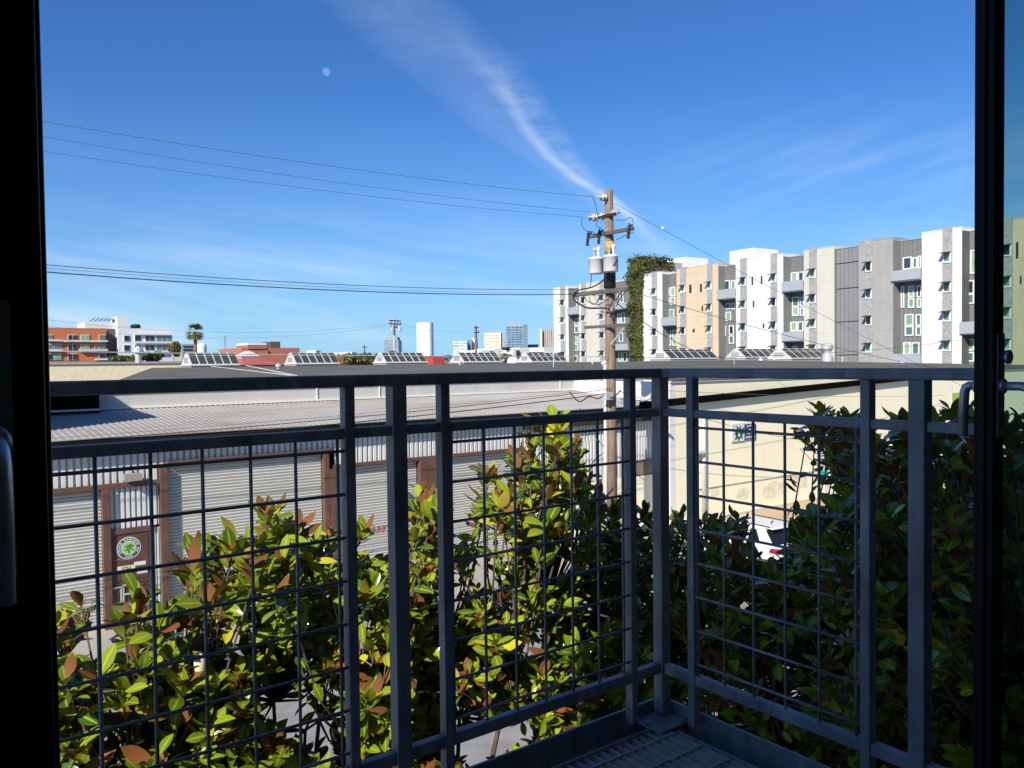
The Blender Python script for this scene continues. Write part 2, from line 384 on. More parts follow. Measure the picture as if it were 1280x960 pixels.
# ------------------------------------------------------------------ host building
DZ = 5.106                                   # deck level
VF = .76                                     # outer face of our building
hb = thing('apartment_house', (4, -4, 0), 'dark unlit apartment wall and room around the open balcony door', 'building')
wl = MB()
UE = -1.9
wl.box(UE, -.72, .60, VF, 0, 15.0).box(2.42, 16, .60, VF, 0, 15.0).box(-.72, 2.42, .60, VF, 7.55, 15.0).box(-.72, 2.42, .60, VF, 0, DZ-.06)
wl.box(UE, UE+.2, -9, .60, 0, 15.0).box(15.8, 16, -9, .60, 0, 15.0).box(UE, 16, -9.2, -9, 0, 15.0)
wl.build('wall', m_host, hb)
MB().box(UE, 16, -9.2, VF, 15.0, 15.3).build('roof', m_host, hb)
MB().box(-1.1, 4.2, -4, .60, 4.86, 4.98).build('floor', M('oak_floor', (.34, .24, .15), .5), hb)
MB().box(-1.2, 4.2, -4, .60, 7.62, 7.72).build('ceiling', m_room, hb)
MB().box(-1.4, -1.2, -4, .60, 4.98, 7.62).box(4.2, 4.4, -4, .60, 4.98, 7.62).box(-1.4, 4.4, -4.2, -4, 4.98, 7.62).build('room_wall', m_room, hb)

# ------------------------------------------------------------------ doors
m_tint, nt2, b2_ = nmat('tinted_glass')
trn = nd(nt2, 'ShaderNodeBsdfTransparent'); trn.inputs[0].default_value = (.66, .78, .74, 1)
gls = nd(nt2, 'ShaderNodeBsdfGlossy'); gls.inputs['Roughness'].default_value = .03
mx2 = nd(nt2, 'ShaderNodeMixShader'); mx2.inputs[0].default_value = .07; nt2.links.new(trn.outputs[0], mx2.inputs[1]); nt2.links.new(gls.outputs[0], mx2.inputs[2])
nt2.links.new(mx2.outputs[0], nt2.nodes['Material Output'].inputs['Surface'])

def leaf_door(label, ue, sgn, zlock):
    """hinged glazed leaf whose lock edge is at x = ue; sgn = +1 when the leaf runs to +x"""
    v0, v1 = .673, .710
    t = thing('glazed_door', (ue+sgn*.4, .685, DZ), label, 'door')
    a, b = (ue, ue+sgn*(.042 if sgn > 0 else .058)); far = ue+sgn*.74
    st = MB().box(a, b, v0, v1, 5.02, 7.5).box(a+sgn*.0, a-sgn*.005, v0+.014, v0+.022, 5.02, 7.5)
    st.box(far, far+sgn*.06, v0, v1, 5.02, 7.5)
    st.build('stile', m_door, t, bevel=.004)
    MB().box(b+sgn*.001, far-sgn*.001, v0+.002, v1-.002, 5.02, 5.2).box(b+sgn*.001, far-sgn*.001, v0+.002, v1-.002, 7.36, 7.5).build('door_rail', m_door, t, bevel=.004)
    MB().box(b, far, v0+.015, v0+.022, 5.2, 7.36).build('glass_pane', m_tint, t)
    pc = ue+sgn*(.022 if sgn > 0 else .036)
    MB().box(pc-.015, pc+.015, v0-.004, v0-.0005, zlock-.098, zlock+.100).build('lock_plate', m_plate, t, bevel=.0015)
    if sgn > 0: MB().lathe((pc, v0-.004, zlock+.055), [(.004, 0), (.005, -.007), (.0135, -.009), (.0135, -.014), (.011, -.016)], 20, (0, 1, 0)).build('thumb_turn', m_handle, t, smooth=True)
    for side in (-1, 1):
        f = (v0-.004) if side < 0 else v1
        q_ = 1.0 if side < 0 else .5
        pts = [(pc, f, zlock), (pc, f+side*.034*q_, zlock), (pc, f+side*.045*q_, zlock-.003), (pc, f+side*.051*q_, zlock-.012), (pc, f+side*.053*q_, zlock-.024), (pc, f+side*.057*q_, zlock-.100)]
        hd = MB().tube(pts, [.0085, .0085, .0088, .009, .009, .0085], 14).lathe((pc, f, zlock), [(.014, 0), (.014, side*.006), (.009, side*.008)], 16, (0, 1, 0))
        hd.build('handle', m_handle, t, smooth=True)
    return t
pz = onv(1248, 483, .665).z
leaf_door('dark framed glazed door leaf with grey lever handle and thumb turn by the short railing', 1.642, 1, pz)
leaf_door('dark shadowed door leaf with long steel handle, opposite the tinted pane', .084, -1, onv(10, 560, .62).z)
# strike tab on dark edge
fr = thing('door_frame', (.85, .69, DZ), 'dark door frame head and sill spanning the balcony opening', 'door frame')
MB().box(-.72, 2.42, .63, .735, 7.502, 7.56).build('frame_head', m_door, fr, bevel=.003)
MB().box(-.72, 2.42, .62, .755, 4.985, 5.015).build('threshold', m_door, fr, bevel=.003)
MB().box(-.78, -.70, .63, .735, 5.016, 7.5).box(2.40, 2.48, .63, .735, 5.016, 7.5).build('jamb', m_door, fr, bevel=.003)

# ------------------------------------------------------------------ balcony
VL, UR = 1.744, 1.892                        # railing planes
ZT0, ZT1, ZM0, ZM1, ZB1 = 6.146, 6.174, 6.026, 6.050, 5.253
def sq(mb, x, y, z0, z1, s, s2=None): s2 = s2 or s; return mb.box(x-s/2, x+s/2, y-s2/2, y+s2/2, z0, z1)
UL0 = -2.6
deck = thing('balcony_deck', (.3, 1.3, DZ), 'open steel grating deck with edge plates beneath the railings', 'deck')
g = MB()
x = UL0+.06
while x < UR-.05:
    g.box(x-.0035, x+.0035, .80, VL-.045, DZ-.064, DZ-.032); x += .0315
g.build('grating', m_grate, deck)
g = MB()
y = VL-.10
while y > .8:
    g.box(UL0+.05, UR-.05, y-.003, y+.003, DZ-.040, DZ-.0288); y -= .1016
g.build('cross_rod', m_grate, deck)
g = MB().box(UL0, UR+.046, VL+.036, VL+.046, DZ-.12, DZ+.013).box(UR+.036, UR+.046, .78, VL+.034, DZ-.12, DZ+.0125)
g.box(UL0, UR+.034, VL-.044, VL+.034, DZ-.072, DZ-.066).box(UR-.046, UR+.034, .78, VL-.046, DZ-.0725, DZ-.0665)
g.box(UL0, UR-.06, VL-.046, VL-.040, DZ-.065, DZ-.024).box(UR-.048, UR-.042, .78, VL-.1, DZ-.065, DZ-.0245)
g.build('edge_plate', m_steel, deck, bevel=.0015)
MB().box(UR-.10, UR+.03, VL-.085, VL+.03, DZ-.030, DZ-.022).lathe((UR-.085, VL-.02, DZ-.022), [(.012, 0), (.012, .009), (.006, .01)], 6).lathe((UR+.005, VL-.075, DZ-.022), [(.012, 0), (.012, .009), (.006, .01)], 6).build('corner_plate', m_steel, deck, bevel=.002)

rl = thing('balcony_railing', (.4, VL, DZ), 'long dark steel railing with wire mesh facing the street', 'railing')
MB().box(UL0, UR+.0195, VL-.020, VL+.020, ZT0, ZT1).build('top_rail', m_steel, rl, bevel=.004)
def segs(lo, hi, cuts, hw):
    out = []; a = lo
    for c, h in sorted(cuts):
        out.append((a, c-h)); a = c+h
    out.append((a, hi)); return [(p, q) for p, q in out if q-p > .004]
PL = [(-.832+.0, .013), (-.70, .0195), (-.568, .013), (.832, .013), (.961, .0195), (1.094, .013), (1.758, .013)]
mid = MB(); bot = MB()
for a, b in segs(UL0, UR-.0195, PL, 0):
    mid.box(a, b, VL-.0125, VL+.0125, ZM0, ZM1); bot.box(a, b, VL-.0125, VL+.0125, ZB1-.032, ZB1)
mid.build('mid_rail', m_steel, rl, bevel=.003); bot.build('bottom_rail', m_steel, rl, bevel=.003)
for u, h in PL:
    z0 = DZ-.06 if h > .015 else DZ-.013
    sq(MB(), u, VL, z0, ZT0+.001, 2*h, 2*h if h > .015 else .030).build('post', m_steel, rl, bevel=.003)
sq(MB(), UR, VL, DZ-.014, ZT0+.001, .039).build('corner_post', m_steel, rl, bevel=.004)
def wires(u0, u1, us, zs, par, along='x', c=VL):
    mb = MB(); r = .0040
    for u in us:
        p = [(u, c, ZB1-.004), (u, c, ZM0+.004)] if along == 'x' else [(c, u, ZB1-.004), (c, u, ZM0+.004)]
        mb.tube(p, r, 8)
    for z in zs:
        o = .0058
        p = [(u0, c-o, z), (u1, c-o, z)] if along == 'x' else [(c-o, u0, z), (c-o, u1, z)]
        mb.tube(p, r, 8)
    return mb.build('wire_mesh', m_steel, par, smooth=True)
ZW = [5.998-.1016*k for k in range(8)]
wires(-.568, .832, [.805-.1016*k for k in range(14)], ZW, rl)
wires(1.094, 1.758, [1.1165+.1016*k for k in range(7)], ZW, rl)
wires(UL0, -.832, [-.86-.1016*k for k in range(17)], ZW, rl)

rr = thing('balcony_railing', (UR, 1.2, DZ), 'short dark steel railing with wire mesh running back to the tinted door', 'railing')
MB().box(UR-.020, UR+.020, .764, VL-.021, ZT0, ZT1).build('top_rail', m_steel, rr, bevel=.004)
PR = [(1.615, .013), (1.063, .013), (.935, .0195)]
mid = MB(); bot = MB()
for a, b in segs(.764, VL-.0195, PR, 0):
    mid.box(UR-.0125, UR+.0125, a, b, ZM0, ZM1); bot.box(UR-.0125, UR+.0125, a, b, ZB1-.032, ZB1)
mid.build('mid_rail', m_steel, rr, bevel=.003); bot.build('bottom_rail', m_steel, rr, bevel=.003)
for v, h in PR:
    sq(MB(), UR, v, DZ-.013 if h < .015 else DZ-.06, ZT0+.001, 2*h if h > .015 else .030, 2*h).build('post', m_steel, rr, bevel=.003)
wires(1.063, 1.615, [1.602-.1016*k for k in range(6)], ZW, rr, 'y', UR)

# ------------------------------------------------------------------ lean-to warehouse
VW = 20.57
def corrug(mb, u0, u1, za, zb, v, pitch=.15, dep=.075):
    """vertical trapezoid sheet facing -y"""
    n = int((u1-u0)/pitch)+1; p = (u1-u0)/n; prof = []
    for k in range(n):
        a = u0+k*p; prof += [(a, v), (a+p*.56, v), (a+p*.63, v+dep), (a+p*.93, v+dep)]
    prof.append((u1, v))
    for (a, ya), (b, yb) in zip(prof, prof[1:]):
        mb.face([(a, ya, za), (b, yb, za), (b, yb, zb), (a, ya, zb)])
    return mb
wh = thing('warehouse', (10, VW, 0), 'low corrugated steel warehouse with roller shutters and brown trim across the street', 'warehouse')
corrug(MB(), 0, 5.06, 3.50, 4.50, VW).build('wall', m_csteel, wh)
corrug(MB(), 5.06, 9.40, 3.92, 4.50, VW).build('wall', m_csteel, wh)
corrug(MB(), 9.40, 23.6, 3.46, 4.50, VW).build('wall', m_csteel, wh)
corrug(MB(), 15.9, 20.9, 2.05, 3.46, VW).build('wall', m_csteel, wh)
corrug(MB(), 20.9, 23.6, 2.58, 3.46, VW+.01).build('wall', m_csteel, wh)
corrug(MB(), 3.80, 4.86, 2.42, 3.38, VW-.02, .12).build('wall', m_csteel, wh)
corrug(MB(), 4.74, 4.875, .14, 2.36, VW-.02, .12).build('wall', m_csteel, wh)
MB().box(15.9, 23.75, VW-.06, VW+.2, 0, 2.04).build('base_wall', m_cream, wh)
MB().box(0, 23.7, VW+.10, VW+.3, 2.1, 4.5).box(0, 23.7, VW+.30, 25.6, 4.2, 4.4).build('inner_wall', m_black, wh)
# roof: corrugated, slopes up towards the white wall
RS = .075
def zroof(v): return 4.60+RS*(v-20.15)
rf = MB(); prof = []; p = .155; k = 0
u = 1.0
while u < 23.55:
    prof += [(u, 0), (u+p*.45, 0), (u+p*.55, .014), (u+p*.92, .014)]; u += p
for (a, da), (b, db) in zip(prof, prof[1:]):
    rf.face([(a, 20.15, zroof(20.15)+da), (b, 20.15, zroof(20.15)+db), (b, 25.6, zroof(25.6)+db), (a, 25.6, zroof(25.6)+da)])
    rf.face([(a, 20.15, zroof(20.15)-.02), (b, 20.15, zroof(20.15)-.02), (b, 20.15, zroof(20.15)+db), (a, 20.15, zroof(20.15)+da)])
rf.build('roof', m_croof, wh)
MB().box(1.0, 23.5, 20.22, 20.32, 4.40, 4.575).build('gutter', m_dark, wh, bevel=.02)
MB().box(15.9, 23.65, 20.33, 20.55, 4.02, 4.56).build('eave_shade_board', M('eave_shade_brown', (.03, .022, .02), .8), wh)  # added board, its dark brown paints the shade under the eave
sh = [(1.0, 3.62, 3.36), (5.09, 9.04, 3.80), (9.42, 12.0, 3.36), (12.78, 15.75, 3.36)]
for a, b, zt in sh:
    mb = MB(); z = .14
    while z < zt:
        z2 = min(z+.078, zt)
        mb.face([(a, VW+.075, z), (b, VW+.075, z), (b, VW+.055, z+(z2-z)*.7), (a, VW+.055, z+(z2-z)*.7)])
        mb.face([(a, VW+.055, z+(z2-z)*.7), (b, VW+.055, z+(z2-z)*.7), (b, VW+.075, z2), (a, VW+.075, z2)])
        z = z2
    o = mb.build('roller_shutter', m_shutter, wh)
    if a > 5 and a < 6:
        pass
# red stencilled lettering on the third shutter
tx = MB(); q = onv(472, 662, VW+.05)
add_text(tx, 'PARK', .27, (q.x-.02, VW+.047, q.z), (1, 0, 0), (0, 0, 1))
tx.build('lettering', M('faded_red_stencil', (.40, .10, .14), .8), wh)
tr = MB()
tr.box(.9, 5.06, VW-.10, VW+.05, 3.38, 3.50)                        # lintels
tr.box(5.061, 9.339, VW-.10, VW+.05, 3.80, 3.92)
tr.box(9.341, 15.9, VW-.10, VW+.05, 3.36, 3.46)
tr.build('lintel', m_brownm, wh, bevel=.01)
for a, b, z in ((3.62, 3.79, 3.379), (4.88, 5.06, 3.799), (9.05, 9.20, 3.799), (9.21, 9.40, 3.359), (12.02, 12.76, 3.359), (15.76, 15.9, 3.359)):
    MB().box(a, b, VW-.13, VW+.06, .02, z).build('door_post', m_brownm, wh, bevel=.01)
for a, b in ((12.0, 12.78),):
    MB().box(a-.08, b+.08, VW-.22, VW-.135, .02, .42).build('plinth', m_walk, wh, bevel=.02)
MB().box(20.9, 23.55, VW-.085, VW-.03, 2.08, 2.57).build('brown_panel', m_tan, wh, bevel=.008)
MB().box(20.86, 23.6, VW-.12, VW-.02, 2.575, 2.62).build('panel_trim', m_brownm, wh)
MB().box(3.791, 4.735, VW-.07, VW-.02, 2.30, 2.43).build('door_head', m_brownm, wh, bevel=.006)
# person door with stickers and security gate
dr = MB().box(3.80, 4.73, VW-.04, VW+.03, .14, 2.295).build('door', m_brownm, wh, bevel=.006)
MB().box(3.86, 4.60, VW-.055, VW-.041, 1.22, 2.24).build('door_panel', M('brown_door_panel', (.10, .05, .038), .5, 0, .25, 5), dr, bevel=.01)
qc = onv(161, 685, VW-.06); dc = Vector((qc.x, VW-.06, qc.z))
def disc(mb, r, dy, mi, n=40):
    mb.prism([(dc.x+r*math.cos(2*math.pi*k/n), VW-.058-dy, dc.z+r*math.sin(2*math.pi*k/n)) for k in range(n)], (0, .002, 0), mi)
dk = MB(); disc(dk, .262, .0, 0); disc(dk, .245, .003, 1); disc(dk, .165, .006, 0); disc(dk, .155, .009, 2)
for k in range(16):                                                  # pale lettering round the ring, too small to read
    a = math.radians(205-k*15.3)
    c = Vector((dc.x+.205*math.cos(a), VW-.0645, dc.z+.205*math.sin(a)))
    rad = Vector((math.cos(a), 0, math.sin(a))); tg = Vector((-math.sin(a), 0, math.cos(a)))
    if k in (5, 13): continue
    dk.obox(c+tg*.010, tg*.005, Vector((0, .001, 0)), rad*.024, 0); dk.obox(c-tg*.012, tg*.005, Vector((0, .001, 0)), rad*.024, 0)
    dk.obox(c+rad*(.018 if k % 2 else -.004), tg*.013, Vector((0, .0012, 0)), rad*.005, 0)
for k in range(7):
    a = math.radians(250+k*7)
    c = Vector((dc.x+.205*math.cos(a), VW-.0645, dc.z+.205*math.sin(a))); rad = Vector((math.cos(a), 0, math.sin(a))); tg = Vector((-math.sin(a), 0, math.cos(a)))
    dk.obox(c, tg*.005, Vector((0, .001, 0)), rad*.02, 0)
for ang, ln in ((90, .10), (30, .11), (150, .11), (60, .12), (210, .10), (330, .11), (265, .12), (120, .09)):
    a = math.radians(ang); d = Vector((math.cos(a), 0, math.sin(a)))
    dk.bar(dc+Vector((0, -.0125, 0))+d*.02, dc+Vector((0, -.0125, 0))+d*ln, .003, .028 if ang % 60 else .018, 3)
dk.build('round_sticker', [M('sticker_white', (.75, .77, .78)), M('sticker_navy', (.05, .07, .16)), M('sticker_lime', (.36, .56, .16)), M('sticker_green', (.06, .22, .05))], dr)
q = onv(158, 710, VW-.06)
tg_ = MB().box(q.x-.19, q.x+.19, VW-.062, VW-.057, q.z-.055, q.z+.055)
add_text(tg_, 'SMILE', .085, (q.x, VW-.064, q.z), (1, 0, 0), (0, 0, 1), 1, .001)
tg_.build('name_tag', [M('tag_cream', (.72, .66, .42)), m_black], dr)
q = onv(175, 708, VW-.06)
MB().box(q.x-.13, q.x+.13, VW-.06, VW-.057, q.z+.03, q.z+.12).box(q.x-.07, q.x+.16, VW-.061, VW-.057, q.z-.17, q.z-.07).build('paper_notice', m_white2, dr)
q = onv(152, 700, VW-.06); sc = MB()
for k in range(9):
    sc.bar((q.x-.28+.055*k, VW-.059, q.z+.015*math.sin(k*2.1)), (q.x-.235+.055*k, VW-.059, q.z+.02+.02*math.cos(k*1.7)), .002, .012)
sc.build('scrawl', M('pale_pink_scrawl', (.42, .27, .23)), dr)
gt = MB()
for z in (1.14, .96): gt.box(3.90, 4.62, VW-.065, VW-.05, z-.012, z+.012)
for k in range(3):
    a = 3.92+k*.235
    gt.bar((a, VW-.058, .97), (a+.117, VW-.058, 1.13), .012, .016); gt.bar((a+.117, VW-.058, 1.13), (a+.235, VW-.058, .97), .012, .016)
for k in range(7): gt.box(3.92+k*.11, 3.935+k*.11, VW-.065, VW-.05, .2, .95)
gt.build('security_gate', m_brownm, dr)
q = onv(162, 735, VW-.09); lh = MB()
for sx in (-.15, .12): lh.box(q.x+sx, q.x+sx+.035, VW-.09, VW-.07, q.z-.42, q.z+.1)
for dz in (.06, -.15, -.40): lh.box(q.x-.14, q.x+.15, VW-.092, VW-.072, q.z+dz, q.z+dz+.04)
lh.box(q.x-.36, q.x-.16, VW-.09, VW-.072, q.z+.03, q.z+.07).box(q.x-.20, q.x-.165, VW-.09, VW-.072, q.z-.35, q.z+.03)
lh.build('letterbox_frame', M('pale_grey_metal', (.42, .44, .43), .5), dr)
q = onv(166, 597, VW-.2)
MB().box(q.x-.19, q.x+.17, VW-.30, VW-.10, q.z-.06, q.z+.09).box(q.x-.2, q.x+.18, VW-.31, VW-.301, q.z-.07, q.z+.1).bar((q.x, VW-.1, q.z+.05), (q.x, VW+.02, q.z+.2), .04, .04).build('wall_light', M('lamp_housing', (.30, .29, .27), .5), wh, bevel=.012)

# ------------------------------------------------------------------ black box that paints the shaded gap beside the roof
sd = thing('shaded_gap', (2.5, 27, 0), 'low black box painting the shaded gap beside the corrugated roof', 'shaded_gap')
MB().box(-3, 4.35, 24.6, 32, 0, 5.50).build('wall', m_black, sd)
MB().box(-3.1, 4.42, 24.5, 32.1, 5.50, 5.62).build('roof', m_dark, sd)
MB().box(1.0, 4.3, 24.30, 24.42, 5.02, 5.07).build('edge_board', m_off, sd)
nb = thing('neighbour_building', (-4, 24, 0), 'taller rendered neighbour building past the dark door leaf', 'building')
MB().box(-12, 1.3, 20.9, 46, 0, 8.05).build('wall', m_host, nb)
MB().box(-12.05, 1.33, 20.87, 46.1, 8.05, 8.15).build('roof', m_groof, nb)

# ------------------------------------------------------------------ big building with grey roof, white and cream walls
bl = thing('industrial_building', (25, 30, 0), 'broad industrial building with grey felt roof, skylights and cream street wall', 'building')
UC = 22.2
MB().box(4.4, UC-.001, 25.2, 25.5, 0, 5.46).build('wall', m_wwall, bl)
MB().box(4.35, UC, 25.14, 25.56, 5.46, 5.53).box(4.4, UC, 25.10, 25.198, 5.0, 5.06).build('coping', m_white, bl)
for px_ in (396, 474, 700): 
    q = onv(px_, 495, 25.19); MB().tube([(q.x, 25.17, 5.0), (q.x, 25.17, 5.5)], .02, 6).build('pipe', m_white, bl)
MB().box(UC, UC+.3, 20.0, 25.5, 0, 5.40).build('wall', m_white, bl)
MB().box(UC+.3, 62, 20.0, 20.3, 0, 5.38).build('wall', m_cream, bl)['label'] = 'cream painted street wall with faded patches'
MB().box(UC+.0, 62.1, 19.93, 20.35, 5.38, 5.44).build('coping', m_off, bl)
MB().box(UC+1.4, 62, 19.955, 19.998, 1.35, 1.38).box(UC+1.4, 62, 19.95, 19.998, .145, .2).build('wall_ledge', m_off, bl)
# stains / repair patches where the render was mended
m_mend = M('mended_render', (.72, .66, .50), .95, 0, .2, 4)
for x_, y_, w_, h_ in ((966, 612, .8, .34), (1000, 603, .6, .36), (928, 618, .4, .26), (893, 615, .3, .22)):
    q = onv(x_, y_, 19.995)
    pt = MB(); pt.prism([(q.x+w_*math.cos(t*.2244)*(1+.45*mnoise.noise(Vector((math.cos(t*.2244)*1.6+x_, math.sin(t*.2244)*1.6, 0)))), 19.996, q.z+h_*math.sin(t*.2244)*(1+.45*mnoise.noise(Vector((math.cos(t*.2244)*1.6+x_, math.sin(t*.2244)*1.6, 0))))) for t in range(28)], (0, .003, 0)).build('mended_patch', m_mend, bl)
# roof: hipped low slope, ridge near eye level
V0, V1, ZE, ZR = 25.4, 46.0, 5.56, 6.12
ra = onv(190, 455, V1).x; rb = 62.0; la = 4.3
r_ = MB()
r_.face([(la, V0, ZE), (UC, V0, ZE), (UC+24, V1, ZR), (ra, V1, ZR)])
r_.face([(UC, V0, ZE), (UC, 19.9, 5.45), (64, 19.9, 5.45), (60, V1, ZR), (UC+24, V1, ZR)])
r_.face([(la, V0, ZE), (ra, V1, ZR), (ra, V1, 3), (la, V0, 3)])
r_.face([(ra, V1, ZR), (60, V1, ZR), (64, 66, ZE), (ra*1.6, 66, ZE)])
r_.face([(64, 19.9, 5.45), (64, 66, ZE), (60, V1, ZR)])
r_.build('roof', m_groof, bl)
sm = MB()
def seam(a, b, w=.10): sm.bar(Vector(a)+Vector((0, 0, .02)), Vector(b)+Vector((0, 0, .02)), w, .02)
def onroof(x, y):
    d = ray(x, y); n = Vector((0, -(ZR-ZE)/(V1-V0), 1)); t = (n.dot(Vector((0, V0, ZE))-EYE))/n.dot(d); return EYE+d*t
for a, b in (((240, 455.5), (366, 470)), ((307, 457), (370, 470))):
    seam(onroof(*a), onroof(*b), .16)
sm.build('roof_seam', m_off, bl)
# skylights
m_skyglass = M('skylight_glass', (.06, .062, .055), .3, 0, .2, 2)
m_skyfr = M('skylight_frame', (.58, .585, .58), .6, 0, .05)
def skylight(xl, xr, yb, yt, v):
    a = onv(xl, yb, v); b = onv(xr, yb, v); h = (onv((xl+xr)/2, yt, v).z-onv((xl+xr)/2, yb, v).z)
    z0 = ZR-.25; z1 = a.z+h; zb = a.z-.12; dep = h*1.9; L0, L1 = a.x, b.x; rv = v+dep*.9
    body = MB()
    body.prism([(L0, v, zb), (L0, rv-.15, z1), (L0, rv+.15, z1), (L0, rv+dep*.9, zb)], (L1-L0, 0, 0))
    body.box(L0-.05, L1+.05, v-.06, rv+dep*.9+.05, zb-.05, zb-.001).box(L0, L1, v, rv+dep*.9, z0, zb-.051, 1)
    o = body.build('skylight', [m_skyfr, m_conc], bl)
    gl = MB(); n = 6; s = (L1-L0)/n; nrm = Vector((0, -(z1-zb), (rv-.15-v))).normalized()*.025
    for k in range(n):
        p0 = L0+s*k+s*.09; p1 = L0+s*(k+1)-s*.07
        f = lambda u, t: Vector((u, v+(rv-.15-v)*t, zb+(z1-zb)*t))+nrm
        gl.face([f(p0, .06), f(p1, .06), f(p1, .70), f(p0, .70)]); gl.face([f(p0, .75), f(p1, .75), f(p1, .95), f(p0, .95)])
    gl.build('glazing', m_skyglass, o)
    lv = MB(); ym = (v+rv+dep*.9)/2
    for k in range(5): lv.box(L0-.03, L0-.005, ym-dep*.34, ym+dep*.34, zb+h*(.22+.11*k), zb+h*(.29+.11*k))
    lv.build('louvre_vent', M('louvre_grey', (.45, .45, .45)), o)
    return o
for i, xl in enumerate((230, 361, 473.5, 571, 656)):
    xr = (299, 424, 534, 627, 709)[i]
    yb = (453.4, 452, 450.6, 450.2, 450.0)[i]; yt = (440.5, 441, 440.8, 440.5, 441)[i]
    skylight(xl+9, xr, yb, yt, 46.6)
for xl, xr, yb, yt in ((838, 898, 446.5, 436.5), (932, 985, 445, 436), (990, 1042, 446.5, 435.5)):
    skylight(xl, xr, yb, yt, 46.6 if xl < 990 else 44.0)
# roof furniture
def vent(x, y, r, h, kind=0):
    p = onroof(x, y) if x < 800 else onv(x, y, 42)
    mb = MB()
    if kind == 0: mb.lathe((p.x, p.y, p.z-.15), [(r, 0), (r, h*.7), (r*1.7, h*.75), (r*1.6, h), (r*.3, h*1.25)], 10)
    elif kind == 1: mb.lathe((p.x, p.y, p.z-.3), [(r*1.2, 0), (r*1.1, h*.35), (r*.75, h*.45), (r*.8, h*.55), (r*1.25, h*.7), (r*1.2, h*.92), (r*.5, h*1.0), (r*.05, h*1.02)], 14)
    mb.build('roof_vent', m_tarp, bl, smooth=False)
for x, y in ((348, 461), (575, 456), (741, 455), (754, 457), (968, 452), (1053, 450)): vent(x, y, .09, .35)
vent(692, 459, .03, .9); vent(173, 451, .22, 1.0)
vent(951, 454, .14, .5); vent(1034, 448, .42, 1.7, 1); vent(1128, 456, .30, .7, 1)
mt = onv(918, 452, 35); MB().tube([(mt.x, 35, 5.6), (mt.x, 35, mt.z+.6), (mt.x-.1, 35, mt.z+.75)], .035, 8).build('service_mast', m_tarp, bl)
# downpipe that slopes along the cream wall
a = onv(796, 508, 19.9); b = onv(1150, 470.5, 19.85)
a = onv(800, 507, 19.86)
MB().bar((a.x, 19.85, a.z), (b.x, 19.85, b.z), .16, .26).build('sloping_pipe', m_black, bl, bevel=.05)
MB().tube([(23.95, 19.9, .1), (23.95, 19.9, 4.3)], .09, 10).build('drainpipe', m_tarp, bl, smooth=True)
q = onv(850, 565, 19.8)
MB().box(23.3, 23.75, 19.7, 19.9, 2.72, 2.86).build('floodlight', m_white2, bl, bevel=.02)
# painted leaf advertisement on cream wall
s0 = onv(916, 530, 19.9); s1 = onv(943.5, 549.5, 19.9)
bd = thing('wall_sign', (s0.x, 19.95, s1.z), 'small white, green and navy leaf sign on the cream wall', 'sign')
xm = s0.x+(s1.x-s0.x)*.55
MB().box(s0.x, xm-.001, 19.93, 19.99, s1.z, s0.z).build('board', m_white2, bd)
MB().box(xm, s1.x+.12, 19.93, 19.99, s1.z+.03, s0.z-.06).build('navy_board', M('sign_navy', (.02, .05, .16)), bd)
lfm = MB(); cx_, cz_ = s0.x+(xm-s0.x)*.55, (s0.z+s1.z)/2-.1
for ang, ln in ((75, .40), (40, .46), (110, .42), (15, .42), (145, .38), (170, .3), (215, .33), (330, .3), (270, .26)):
    a = math.radians(ang); d = Vector((math.cos(a), 0, math.sin(a))); n_ = Vector((-d.z, 0, d.x)); c = Vector((cx_, 19.926, cz_))
    lfm.prism([c+d*.05, c+d*ln*.45+n_*.085, c+d*ln, c+d*ln*.45-n_*.085], (0, .003, 0))
lfm.build('leaf_emblem', M('sign_green', (.03, .16, .07)), bd)
lt = MB(); lw = s1.x+.12-xm
add_text(lt, 'Oui', .30, (xm+lw*.55, 19.926, (s0.z+s1.z)/2-.02), (1, 0, .05), (.25, 0, 1), 0, .001)
for k in range(6): lt.box(xm+lw*(.12+.14*k), xm+lw*(.20+.14*k), 19.925, 19.928, s1.z+.08, s1.z+.16)
for k in range(3): lt.box(xm+lw*(.2+.22*k), xm+lw*(.36+.22*k), 19.925, 19.928, s0.z-.17+.02*(k % 2), s0.z-.12+.02*(k % 2))
lt.build('lettering', m_white2, bd)

# ------------------------------------------------------------------ street sign with bracket and teal banner
VS = 18.2
q = onv(1029, 600, VS)
ss = thing('street_sign', (q.x, VS, .14), 'white street sign on pole with bracket arm and teal banner', 'sign')
zt = onv(1029, 562, VS).z; zb = onv(1029, 598, VS).z; zm = onv(1029, 588, VS).z
MB().tube([(q.x+.22, VS, .14), (q.x+.22, VS, zt+.1)], .04, 10).build('pole', m_tarp, ss, smooth=True)
MB().box(q.x-.30, q.x+.18, VS-.03, VS, zm, zt).build('sign_panel', m_white2, ss)
rd = MB()
for k in range(4): rd.box(q.x-.22, q.x-.22+(.2 if k % 2 else .16), VS-.036, VS-.031, zm+.15+.14*k, zm+.20+.14*k)
rd.build('lettering', M('sign_red', (.5, .08, .08)), ss)
MB().box(q.x-.26, q.x+.26, VS-.04, VS-.005, zb, zm-.005).build('banner', m_teal, ss)
t_ = onv(1000, 561, VS); 
MB().tube([(q.x-.2, VS, zm+.1), (t_.x, VS, t_.z), (q.x+.2, VS, onv(1022, 565, VS).z)], .03, 8).build('bracket_arm', m_tarp, ss)
q = onv(1195, 503, 17.9)
lb = thing('banner_post', (q.x, 17.9, .14), 'lime green banner on a thin post above the dark magnolia', 'banner')
MB().tube([(q.x-.45, 17.9, .14), (q.x-.45, 17.9, q.z+.9)], .04, 8).build('post', m_tarp, lb)
MB().box(q.x-.4, q.x+.45, 17.88, 17.92, q.z-.75, q.z+.45).build('banner', m_lime, lb)

